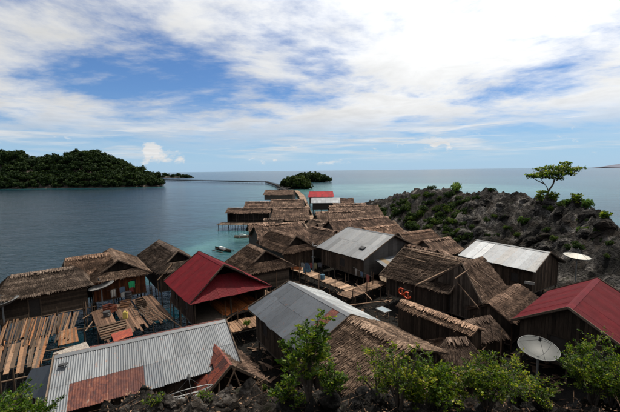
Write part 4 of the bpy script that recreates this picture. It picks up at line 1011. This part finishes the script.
o = deb.build('driftwood_debris', 'thatch', None, (1.3, 1.1, .95)); o['kind'] = 'stuff'; o['label'] = 'scattered sticks and board scraps on the mud darkened as shade under the houses'; o['category'] = 'debris'
# ------------------------------------------------------------------ boats
def boat(label, p, L, rz, tint, cargo=None):
    b = thing('canoe', label, 'boat', (p.x, p.y, 0), rz); m = MB(); N = 15; vs = []; fs = []
    for i in range(N):
        s = i / (N - 1) * 2 - 1; wv = .34 * (1 - abs(s) ** 2.6) + .02; sh = .28 + .16 * s * s
        for j, (a_, z) in enumerate(((1, sh), (.85, .05), (0, -.12), (-.85, .05), (-1, sh))): vs.append(Vector((s * L / 2, a_ * wv, z + (.1 * s * s if j in (1, 2, 3) else 0))))
    for i in range(N - 1):
        for j in range(4): a = i * 5 + j; fs.append((a, a + 1, a + 6, a + 5))
    k = len(vs); vs += [Vector((v_.x * .985, v_.y * .9, v_.z + .02)) for v_ in vs]; fs += [tuple(reversed([i + k for i in f_])) for f_ in fs]
    m.add(vs, fs); m.build('hull', 'wood', b, tint, True)
    for s in (-.3, .1, .35): m = MB(); m.box((s * L, 0, .24), (.09, .29, .015)); m.build('seat', 'wood', b, tint)
    for s in (-1, 1):
        m = MB(); m.tube([(-L * .36, s * 1.1, .06), (L * .36, s * 1.1, .06)], .05, 6); m.build('outrigger_float', 'wood', b, (1.3, 1.2, 1.0))
    for x in (-.22, .22): m = MB(); m.tube([(x * L, -1.1, .1), (x * L, 0, .42), (x * L, 1.1, .1)], .03, 6); m.build('outrigger_beam', 'wood', b)
    if cargo: m = MB(); m.box((-.1 * L, 0, .42), (.4, .22, .2)); m.box((.08 * L, .05, .36), (.25, .2, .12)); m.build('covered_load', 'cloth', b, cargo)
    return b
boat('dark canoe with a white bundle aboard on the turquoise water', P(223, 250.5, 0), 4.6, rad(-40), (.6, .5, .45), (.8, .78, .75))
boat('white canoe moored under the stilts of the waterside deck', P(243.5, 237, 0), 3.8, rad(10), (3.2, 3.1, 3.0), (.7, .8, .75))

# ------------------------------------------------------------------ plants
def leafq(m, c, d, size, a, wf=.5):
    d = d.normalized(); s = d.orthogonal().normalized(); s.rotate(Matrix.Rotation(RU(0, 6.28), 3, d)); n = d.cross(s)
    w_ = size * wf
    m.add([c, c + d * size * .5 + s * w_ * .5 + n * size * .07, c + d * size, c + d * size * .5 - s * w_ * .5 + n * size * .07], [(0, 1, 2), (0, 2, 3)], a)
def rdir(z0=-1, z1=1):
    z = RU(z0, z1); an = RU(0, 6.283); r = math.sqrt(max(0, 1 - z * z)); return Vector((r * math.cos(an), r * math.sin(an), z))
def shrub(name, label, base, H_, R_, stems=7, twigs=16, leaves=22, size=.085, tint=(1, 1, 1), mat='leaf', group=None, cat='shrub', lean=Vector((0, 0, 0)), wide=.7, cent=.55):
    t_ = thing(name, label, cat, base, 0, group); br = MB(); lf = MB()
    for i in range(stems):
        an = 6.283 * i / stems + RU(-.4, .4); out_ = R_ * wide * RU(.25, 1.0); top = Vector((math.cos(an) * out_, math.sin(an) * out_, H_ * RU(.6, 1.0) * (1 - .25 * out_ / R_))) + lean
        mid = top * .5 + Vector((RU(-.1, .1), RU(-.1, .1), H_ * .08)) * 1.0
        pts = [Vector((RU(-.05, .05), RU(-.05, .05), -.25)), mid * .5, mid, (mid + top) / 2 + Vector((RU(-.06, .06), RU(-.06, .06), 0)), top]
        br.tube(pts, [.03 * H_ / 2 + .008, .022 * H_ / 2 + .008, .016, .012, .005], 5)
        for k in range(twigs):
            f = RU(.28, 1.0); s_ = f * 4; i0 = min(3, int(s_)); p = pts[i0].lerp(pts[i0 + 1], s_ - i0)
            d = rdir(-.25, .9); d = (d + Vector((math.cos(an), math.sin(an), .35)) * .45).normalized(); ln = R_ * RU(.22, .55) * (1.2 - .4 * f)
            e = p + d * ln; br.tube([p, p + d * ln * .5 + Vector((0, 0, .03)), e], [.007, .005, .003], 3, cap=False)
            base_v = RU(.15, .85)
            for q_ in range(leaves):
                g = RU(.25, 1.05); c = p.lerp(e, g) + rdir() * RU(.0, .07)
                leafq(lf, c, (d * .5 + rdir(-.3, .8)), size * RU(.45, 1.55), min(1, max(0, base_v + random.gauss(0, .2))))
    br.build('branches', 'bark', t_); lf.build('leaves', mat, t_, tint)
    return t_
def on_ground(px, py, Y0, Y1=None):
    """march along the pixel's ray until it meets the ground"""
    d = ray(px, py); k = 3.0
    while k < 140:
        p = CAM + d * k
        if p.z <= ground(p.x, p.y): return p
        k += .1 if k < 30 else .4
    return CAM + d * (Y0 / d.y)
b = on_ground(309, 398, 9.5); shrub('sapling', 'upright leafy sapling in the centre foreground rising over the rocks', b, 2.35, 1.05, 7, 17, 26, .10, (.85, .95, .8), wide=.62)
b = on_ground(398, 404, 9); shrub('shrub', 'loose yellow-green shrub in front of the shaggy thatch roof', b, 1.75, .95, 6, 13, 18, .085, (1.15, 1.1, .8))
b = on_ground(438, 410, 8.5); shrub('shrub', 'dense bright green bush at the bottom right of centre', b, 1.3, 1.15, 10, 20, 30, .072, (1.25, 1.25, .9))
b = on_ground(487, 410, 8.5); shrub('shrub', 'spreading green bush below the large pale dish', b, 1.5, 1.2, 10, 18, 28, .068, (1.05, 1.05, .85))
b = on_ground(592, 404, 9); shrub('shrub', 'dark feathery shrub in the lower right corner', b, 2.0, 1.25, 12, 24, 34, .055, (.9, 1.0, .65))
b = on_ground(612, 408, 9); shrub('shrub', 'feathery shrub cut off by the right edge at the bottom', b, 1.7, 1.1, 10, 20, 30, .055, (.8, .9, .6))
b = on_ground(520, 408, 9); shrub('shrub', 'wispy thin shrub reaching up toward the large pale dish', b, 1.5, .9, 9, 13, 16, .07, (1.25, 1.2, .8), wide=.9)
b = on_ground(378, 398, 9.5); shrub('shrub', 'wispy pale shrub against the shaggy thatch roof', b, 1.7, .8, 7, 11, 14, .065, (1.3, 1.2, .8), wide=.9)
b = on_ground(330, 404, 9.5); shrub('shrub', 'small shrub at the right foot of the centre sapling', b, 1.3, .6, 6, 12, 18, .08, (.8, .95, .7))
b = on_ground(285, 406, 9.5); shrub('shrub', 'low shrub at the left foot of the centre sapling', b, .9, .6, 6, 12, 18, .08, (.8, .9, .65))
b = at(8, 405, 8.6); b.z = ground(b.x, b.y); shrub('shrub', 'dark leafy bush in the lower left corner', b, at(8, 384, 8.6).z - b.z, 1.2, 14, 40, 26, .085, (.7, .85, .6))
b = on_ground(412, 408, 8.5); shrub('shrub', 'small yellow-green plant at the left foot of the bright bushes', b, .8, .6, 6, 12, 20, .08, (1.2, 1.2, .8))
b = P(247, 327, 1.55); shrub('small_plant', 'small green plant growing on the earth-brown walkway', b, .5, .35, 5, 8, 12, .1, (1.0, 1.1, .8), cat='plant')
for k, (px, py, h_, lb) in enumerate(((265, 392, .55, 'thin weed on the rocks left of the centre sapling'), (345, 388, .5, 'thin weed on the rocks right of the centre sapling'), (205, 402, .4, 'tuft of weeds near the bare white dish frame'), (540, 408, .5, 'small weed on the rocks below the large pale dish'), (300, 410, .5, 'low weed at the foot of the centre sapling'), (155, 408, .4, 'weed tuft at the front edge of the rocks beside the silver roof'))):
    shrub('weed', lb, on_ground(px, py, 9), h_, .32, 5, 6, 9, .07, (.9, 1.0, .7), cat='weed', group='weeds on the foreground rocks')

# boulders on the foreground shelf
def rock(label, p, s, group):
    m = MB(); import bmesh
    bm = bmesh.new(); bmesh.ops.create_icosphere(bm, subdivisions=3, radius=1.0); off = Vector((RU(0, 99), RU(0, 99), 0))
    for v_ in bm.verts:
        n = v_.co.normalized(); d = 1 + .35 * mn.noise(n * 1.3 + off) + .22 * mn.noise(n * 3.1 + off) + .1 * mn.noise(n * 7 + off)
        v_.co = Vector((n.x * d * s, n.y * d * s * RU(.97, 1.03), n.z * d * s * .7))
    me = bpy.data.meshes.new('boulder'); bm.to_mesh(me); bm.free(); me.materials.append(MATS['limestone'])
    o = mkobj('boulder', me); o.location = p; o.rotation_euler = (RU(-.4, .4), RU(-.4, .4), RU(0, 6)); return tag(o, label, 'boulder', group)
for k in range(26):
    px = RU(150, 400) if k < 19 else RU(495, 560); py = RU(394, 411)
    rock('rough grey limestone boulder on the rocky shelf at the bottom of the picture', on_ground(px, py, 9.5) + Vector((0, 0, .02)), RU(.08, .30), 'boulders on the foreground shelf')
for k in range(40):
    px = RU(430, 612); py = RU(200, 262)
    p = on_ground(px, py, 50)
    if p.y > 30 and abs(p.z - ground(p.x, p.y)) < 1: rock('weathered grey boulder on the dark rocky hill, %s' % ('above the silver sheet roof' if px < 490 else 'below the lone tree' if px < 560 else 'near the cream dish'), p, RU(.35, 1.3), 'boulders on the rocky hill')

# dry leaf litter and twigs between the foreground rocks
lit = MB()
for k in range(5200):
    x, y = RU(-7, 8.5), RU(6.2, 11.2); z = ground(x, y)
    d = rdir(-.25, .35); leafq(lit, Vector((x, y, z + RU(.01, .05))), d, RU(.05, .12), RU(0, 1), .5)
for k in range(420):
    x, y = RU(-7, 8.5), RU(6.2, 11.2); z = ground(x, y); d = rdir(-.05, .5) * RU(.2, .7)
    lit.tube([Vector((x, y, z)), Vector((x, y, z + .04)) + d], [.007, .003], 3, RU(.2, .9), cap=False)
o = lit.build('leaf_litter', 'thatch', None, (1.5, 1.2, .95)); o['kind'] = 'stuff'; o['label'] = 'dry leaf litter and twigs among the foreground rocks'; o['category'] = 'leaf litter'

# bushes on the rocky hill
def crown_mesh(name, R_, Hh, n, size, mat, seed, lobes=7):
    random.seed(seed); m = MB(); lc = [(rdir(-.2, .9) * RU(.25, .7), RU(.35, .6)) for _ in range(lobes)]
    for i in range(n):
        c, r = random.choice(lc); d = rdir(); rr = r * RU(.55, 1.08)
        p = c + d * rr; p = Vector((p.x * R_, p.y * R_, (p.z + .25) * Hh))
        if p.z < -.25 * Hh: continue
        dd = (d + rdir() * .8).normalized(); s = dd.orthogonal().normalized(); q_ = dd.cross(s); sz = size * RU(.55, 1.35)
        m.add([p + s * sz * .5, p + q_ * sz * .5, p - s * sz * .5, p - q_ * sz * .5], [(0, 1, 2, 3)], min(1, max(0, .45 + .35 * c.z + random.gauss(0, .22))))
    me = m.mesh(name); me.materials.append(MATS[mat]); return me
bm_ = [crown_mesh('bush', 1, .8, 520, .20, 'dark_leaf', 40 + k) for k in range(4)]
def stem_mesh(seed):
    random.seed(seed); m = MB()
    for k in range(5): d = rdir(.3, .9); m.tube([(0, 0, -.4), d * .35, d * .8 + Vector((RU(-.1, .1), RU(-.1, .1), 0))], [.06, .04, .015], 5)
    me = m.mesh('stems'); me.materials.append(MATS['bark']); return me
st_ = [stem_mesh(60 + k) for k in range(2)]
random.seed(11)
def hill_bush(px, py, s, tint, label, group='bushes on the rocky hill'):
    p = on_ground(px, py, 60)
    if abs(p.z - ground(p.x, p.y)) > 1: p.z = ground(p.x, p.y)
    t_ = thing('bush', label, 'bush', p - Vector((0, 0, .1)), RU(0, 6), group); t_.scale = (s, s, s * RU(.75, 1.1))
    mkobj('leaves', random.choice(bm_), t_, tint); mkobj('stems', random.choice(st_), t_)
LB = 'low dark green bush clinging to the rocky hill behind the village'
for k in range(145):
    px = RU(376, 475) if k < 118 else RU(470, 612); lo_ = interp([(372, 203), (400, 199), (420, 195), (450, 194), (510, 197), (560, 204), (600, 222), (615, 235)], px)
    hi_ = interp([(372, 218), (420, 232), (470, 246), (520, 240), (615, 262)], px)
    py = RU(lo_, hi_); g = RU(.6, 1.5) if px < 470 else RU(.4, .9)
    LB = '%s dark green bush on the rocky hill %s' % ('wide' if g > 1.1 else 'middling' if g > .8 else 'small', 'behind the back row roofs' if px < 420 else 'above the silver sheet roof' if px < 475 else 'on the slope below the lone tree' if px < 560 else 'by the cream dish')
    hill_bush(px, py, g, random.choice([(.8, .8, .8), (1.1, 1.0, .8), (.6, .65, .6), (1.3, 1.2, .7)]), LB)
for (px, py, s, tn, lb) in ((456, 189.5, 1.7, (3.2, 3.0, 2.2), 'bright green bush sticking up from the hill crest left of the lone tree'), (432, 189, 1.2, (1, 1, 1), 'dark round bush on the crest at the left of the hill'), (492, 191.5, 1.0, (.6, .7, .6), 'small dark knob of a bush on the hill crest'),
                            (357, 205, 1.6, (1.2, 1.2, 1.0), 'rounded dark tree top beyond the back row roofs'), (585, 206, 1.3, (2.0, 2.2, 1.5), 'green bush right of the lone tree on the hill crest'), (566, 203, 1.0, (1.8, 1.9, 1.3), 'small bush next to the foot of the lone tree'), (584, 232, .9, (1.8, 1.8, 1), 'olive bush on the pale rock above the cream dish'),
                            (605, 217, .6, (1.5, 1.6, 1.2), 'tiny bush on the right shoulder of the hill'), (524, 222, 1.1, (1.4, 1.5, .9), 'green bush on the slope below the lone tree')):
    hill_bush(px, py, s, tn, lb)

# the lone tree on the hill
tb = on_ground(546.5, 204.5, 54); tb.z -= .15
tr = thing('lone_tree', 'lone slender tree with flat green crown on the rocky hill crest', 'tree', tb)
SC = tb.y / FPX * 1.03     # metres per source pixel at the tree
def tp(dx, dy, d=0): return Vector((dx * SC, d, dy * SC))
m = MB(); m.tube([tp(0, -1), tp(.4, 6), tp(0, 10), tp(1.6, 15), tp(5, 20), tp(9, 25, .5)], [.19, .16, .15, .13, .11, .07], 8)
for pts in ([(1.2, 13.5), (-2.5, 18), (-3.5, 23), (-8, 28)], [(5, 20), (4, 26), (2, 31)], [(8, 24), (13, 27), (20, 30), (26, 33)], [(-3, 21), (-10, 24), (-15, 27)], [(9, 25), (12, 31), (16, 36)], [(0, 6), (-3, 10), (-4, 12.5)], [(2, 31), (-4, 34), (-9, 35)]):
    m.tube([tp(x, y, RU(-.6, .6) if i else 0) for i, (x, y) in enumerate(pts)], [.09, .06, .045, .02][:len(pts)], 6)
m.build('trunk', 'bark', tr, (1.2, 1.1, 1.0), True)
lf = MB()
for (x, y, r) in ((-14, 28.5, 3.6), (-9, 29.5, 4.6), (-4, 31.5, 4.8), (-8, 35.5, 2.8), (1, 32, 5), (2, 37, 3.6), (7, 30.5, 4.8), (8, 36, 4.2), (13, 32, 4.8), (15, 38, 3.6), (18.5, 34.5, 4), (24, 34, 3.6), (29, 36, 2.4), (20, 30.5, 2.6), (-2, 27.5, 2.6), (-17, 29.5, 2.2), (-4, 13, 2.6), (10, 26.5, 2.5), (16, 41, 2)):
    for k in range(int(46 * r)):
        d = rdir(); c = tp(x, y, RU(-1.0, 1.0)) + Vector((d.x * r * SC, d.y * r * SC * 1.2, d.z * r * SC * .62)) * RU(.25, 1.0)
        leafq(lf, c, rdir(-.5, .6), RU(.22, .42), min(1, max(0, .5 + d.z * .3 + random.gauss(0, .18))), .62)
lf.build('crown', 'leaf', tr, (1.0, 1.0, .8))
for k, (px, py, h_, lb) in enumerate(((540, 204, 1.9, 'spindly green bush at the left foot of the lone tree'), (553, 204, 2.0, 'spindly green bush at the right foot of the lone tree'), (575, 206, 1.9, 'thin green bush on the crest right of the lone tree'), (604, 222, 1.4, 'thin sapling on the right shoulder of the hill'))):
    shrub('shrub', lb, on_ground(px, py, 52), h_, 1.0, 5, 8, 10, .28, (1.1, 1.1, .8), group='thin bushes on the hill crest')

# ------------------------------------------------------------------ left island, islets and far land
def mound(name, outline, peakf, mat, res=40):
    pass
TREE = [crown_mesh('crown', 1, 1, 300, .34, 'forest_leaf', 90 + k, 8) for k in range(5)]
random.seed(21)
def island_h(x, y):
    """wooded island to the left of the bay"""
    x = x * 345.0 / y
    e = 1 - smst(.0, 1.0, abs((y - 372) / 58))
    pr = interp([(-760, 20), (-420, 32), (-330, 38), (-310, 37), (-295, 36), (-280, 30), (-265, 29), (-250, 30), (-237, 33), (-224, 36.5), (-213, 35.5), (-204, 32), (-190, 25.5), (-175, 18), (-161, 10), (-152, 3), (-146, -2)], x)
    return -2 + (pr + 2) * e ** .75 if e > 0 else -2
# beach line at about y=316
v = []; f = []; gx = frange(-760, -128, 8); gy = frange(310, 440, 4)
for x in gx:
    for y in gy: v.append((x, y, (island_h(x, y) - 5.5 * smst(2, 14, island_h(x, y))) if True else 0))
for i in range(len(gx) - 1):
    for j in range(len(gy) - 1):
        a = i * len(gy) + j; f.append((a, a + len(gy), a + len(gy) + 1, a + 1))
me = bpy.data.meshes.new('island_hill'); me.from_pydata(v, [], f); me.materials.append(MATS['bark']); me.shade_smooth()
struct(mkobj('island_hill', me))
fm = MB(); ntree = 0; cand = []
for k in range(5200):
    x = RU(-470, -140); y = RU(318, 385); hh = island_h(x, y)
    if hh > -.3: cand.append((x, y, hh))
import numpy as np
def append_inst(arrs, me, M):
    n = len(me.vertices); co = np.empty(n * 3, 'f'); me.vertices.foreach_get('co', co); co = co.reshape(-1, 3)
    R3 = np.array(M.to_3x3()); tr_ = np.array(M.translation); arrs[0].append(co @ R3.T + tr_)
    va = np.empty(n, 'f'); me.attributes['var'].data.foreach_get('value', va); arrs[1].append(np.clip(va + RU(-.18, .18), 0, 1))
arr = ([], []); kept = []
for (x, y, hh) in cand:
    r = RU(3.0, 5.6)
    if any((x - a) ** 2 + (y - b2) ** 2 < (.43 * (r + c)) ** 2 for a, b2, c in kept): continue
    kept.append((x, y, r))
    z = max(.3, hh - 5.5 * smst(2, 14, hh)); zc = z + (RU(1.0, 1.8) if hh < 3 else RU(2.0, 4.2) + max(0, random.gauss(0, 1.3)))
    append_inst(arr, random.choice(TREE), Matrix.Translation((x, y, zc)) @ Matrix.Rotation(RU(0, 6), 4, 'Z') @ Matrix.Diagonal((r, r, r * RU(.75, 1.05), 1)))
co = np.concatenate(arr[0]); va = np.concatenate(arr[1]); nq = len(co) // 4
me = bpy.data.meshes.new('forest'); me.vertices.add(len(co)); me.vertices.foreach_set('co', co.ravel()); me.loops.add(len(co)); me.loops.foreach_set('vertex_index', np.arange(len(co), dtype='i'))
me.polygons.add(nq); me.polygons.foreach_set('loop_start', np.arange(0, len(co), 4, dtype='i')); me.update(calc_edges=True)
a_ = me.attributes.new('var', 'FLOAT', 'POINT'); a_.data.foreach_set('value', va); me.materials.append(MATS['forest_leaf'])
fo = mkobj('forest', me); fo['kind'] = 'stuff'; fo['label'] = 'dense dark green forest covering the island across the bay'; fo['category'] = 'forest'
TRK = MB(); TRK.tube([(0, 0, -1.2), (.03, 0, -.3), (0, .02, .5)], [.09, .07, .03], 6); trk = TRK.mesh('trunk'); trk.materials.append(MATS['bark'])
def small_tree(p, r, hf, label, cat='tree', group=None, tint=(1, 1, 1), name='tree'):
    t_ = thing(name, label, cat, p, RU(0, 6), group); t_.scale = (r, r, r * hf)
    mkobj('crown', random.choice(TREE), t_, tint, Matrix.Translation((0, 0, .75))); mkobj('trunk', trk, t_, None, Matrix.Translation((0, 0, .6)))
    return t_
for k, (px, py, Y, r) in enumerate(((5, 146, 350, 5), (15, 146, 352, 4), (52, 153, 355, 3), (61, 150, 357, 3.5), (78, 149, 358, 4.5), (86, 146.5, 360, 5), (97, 147, 360, 4.5), (112, 155, 365, 4), (149, 168, 368, 3))):
    p = at(px, py + 5, Y); small_tree(p - Vector((0, 0, r * 2.3)), r, 1.1, ['tall tree crown at the far left of the wooded island skyline', 'second skyline tree from the left edge on the wooded island', 'small pointed tree left of the dip in the island skyline', 'slender tree standing clear in the dip of the island skyline',
        'tree crown on the left shoulder of the island summit', 'highest tree crown on the island summit', 'tree crown just right of the island summit', 'tree crown on the right slope of the wooded island', 'last small tree on the right tip of the wooded island'][k], group='skyline trees of the wooded island')
o = board('beach_strip', P(82, 184.2, .15), P(96, 183.2, .15), 5, .3, 'sand', tint=(1.6, 1.5, 1.3)); struct(o); o.name = 'beach'
bh = P(38, 186, 0); t_ = thing('boathouse', 'tiny white boathouse on the shore of the wooded island', 'hut', (bh.x, bh.y, 0))
m = MB(); m.box((0, 0, 1.8), (3.2, 2, 1.2)); m.build('wall', 'paint', t_, (.7, .72, .72)); m = MB(); m.add([Vector(p) for p in ((-3.6, -2.5, 3), (3.6, -2.5, 3), (3.6, 0, 4.4), (-3.6, 0, 4.4), (3.6, 2.5, 3), (-3.6, 2.5, 3))], [(0, 1, 2, 3), (3, 2, 4, 5), (0, 3, 5), (1, 4, 2)]); m.build('roof', 'tin', t_, (1.2, 1.2, 1.2))
for x in (-2.8, 2.8):
    for y in (-1.6, 1.6): pole('post', (x, y, -2.5), (x, y, .62), .15, parent=t_)
# low wooded point further out
def rock_islet(name, cx, cy, rx, ry, hgt, n=26):
    m = MB(); K = 6; vs = [Vector((cx, cy, hgt))]; fs = []
    for i in range(1, K + 1):
        for j in range(n):
            an = 6.283 * j / n; q = i / K; w_ = 1 + .2 * mn.noise(Vector((math.cos(an) * 2, math.sin(an) * 2, cx)))
            vs.append(Vector((cx + rx * q * w_ * math.cos(an), cy + ry * q * w_ * math.sin(an), hgt * (1 - q ** 2.2) - 1.2 * q ** 4 + .25 * mn.noise(Vector((an * 5, q * 5, cx))))))
    for j in range(n): fs.append((0, 1 + j, 1 + (j + 1) % n))
    for i in range(K - 1):
        for j in range(n): a = 1 + i * n + j; b2 = 1 + i * n + (j + 1) % n; fs.append((a, a + n, b2 + n, b2))
    m.add(vs, fs); return struct(m.build(name, 'limestone'))
rock_islet('islet', *(P(172, 177.8, 0)).xy, 62, 20, 4)
c = P(172, 177.8, 0)
for k in range(26):
    x = c.x - 55 + k * 4.3 + RU(-2, 2); r = RU(4.5, 8) * (.6 if k > 23 else 1)
    small_tree(Vector((x, c.y + RU(-9, 9), RU(-4.5, -1.5))), r, 1.0, 'dark tree in the low wooded point beyond the end of the island', group='trees on the far wooded point', tint=(.9, .95, 1.0))
def islet_trees(px0, px1, py, n, top, label, grp, dY=0, tint=(1.15, 1.0, .9)):
    a, b2 = P(px0, py, 0), P(px1, py, 0); c = (a + b2) / 2; L = (b2 - a).length
    rock_islet('islet', c.x, c.y, L * .52, L * .26, 1.3)
    for k in range(n):
        s = (k + .5) / n; p = a.lerp(b2, s) + Vector((RU(-1, 1), RU(-.16, .16) * L, 0)); hgt = interp(top, px0 + (px1 - px0) * s)     # height in px
        hm = hgt * c.y / FPX; r = max(1.6, hm * RU(.46, .56)); p.z = .5 - r * RU(.35, .75)
        t_ = small_tree(p, r, RU(1.0, 1.15), label, group=grp, tint=(lambda kk: tuple(x * kk for x in tint))(RU(.75, 1.25)))
islet_trees(283, 311, 188.8, 20, [(282, 7), (287, 13), (293, 14), (300, 13), (306, 12), (310, 5)], 'bushy mangrove tree on the nearer of the two small islets', 'trees on the near islet', tint=(1.9, 1.5, 1.2))
islet_trees(294, 331, 181.8, 24, [(294, 7), (300, 11), (306, 11), (314, 11), (322, 9), (328, 7), (331, 4)], 'dark round tree on the farther of the two small islets', 'trees on the far islet', tint=(1.2, 1.1, 1.0))
# far headland on the right horizon
def headland(pts, Y, depth):
    m = MB(); n = len(pts); vs = []
    for (px, py) in pts: p = at(px, py, Y); vs.append(p)
    for p in list(vs): vs.append(Vector((p.x, p.y - depth, -1)))
    for p in vs[:n]: vs.append(Vector((p.x * 1.02, p.y + depth, -1)))
    m.add(vs, [(i, n + i, n + i + 1, i + 1) for i in range(n - 1)] + [(i, i + 1, 2 * n + i + 1, 2 * n + i) for i in range(n - 1)]); return struct(m.build('headland', 'hazy_far_rock'))
m_plain('hazy_far_rock', (.11, .12, .16), .95, 0, .2, .004)  # blue-grey base colour paints in the haze over the far headland
headland([(603, 167.3), (607, 166.0), (613, 164.8), (620, 163.9), (640, 162), (680, 160), (760, 163), (800, 166)], 5200, 500)
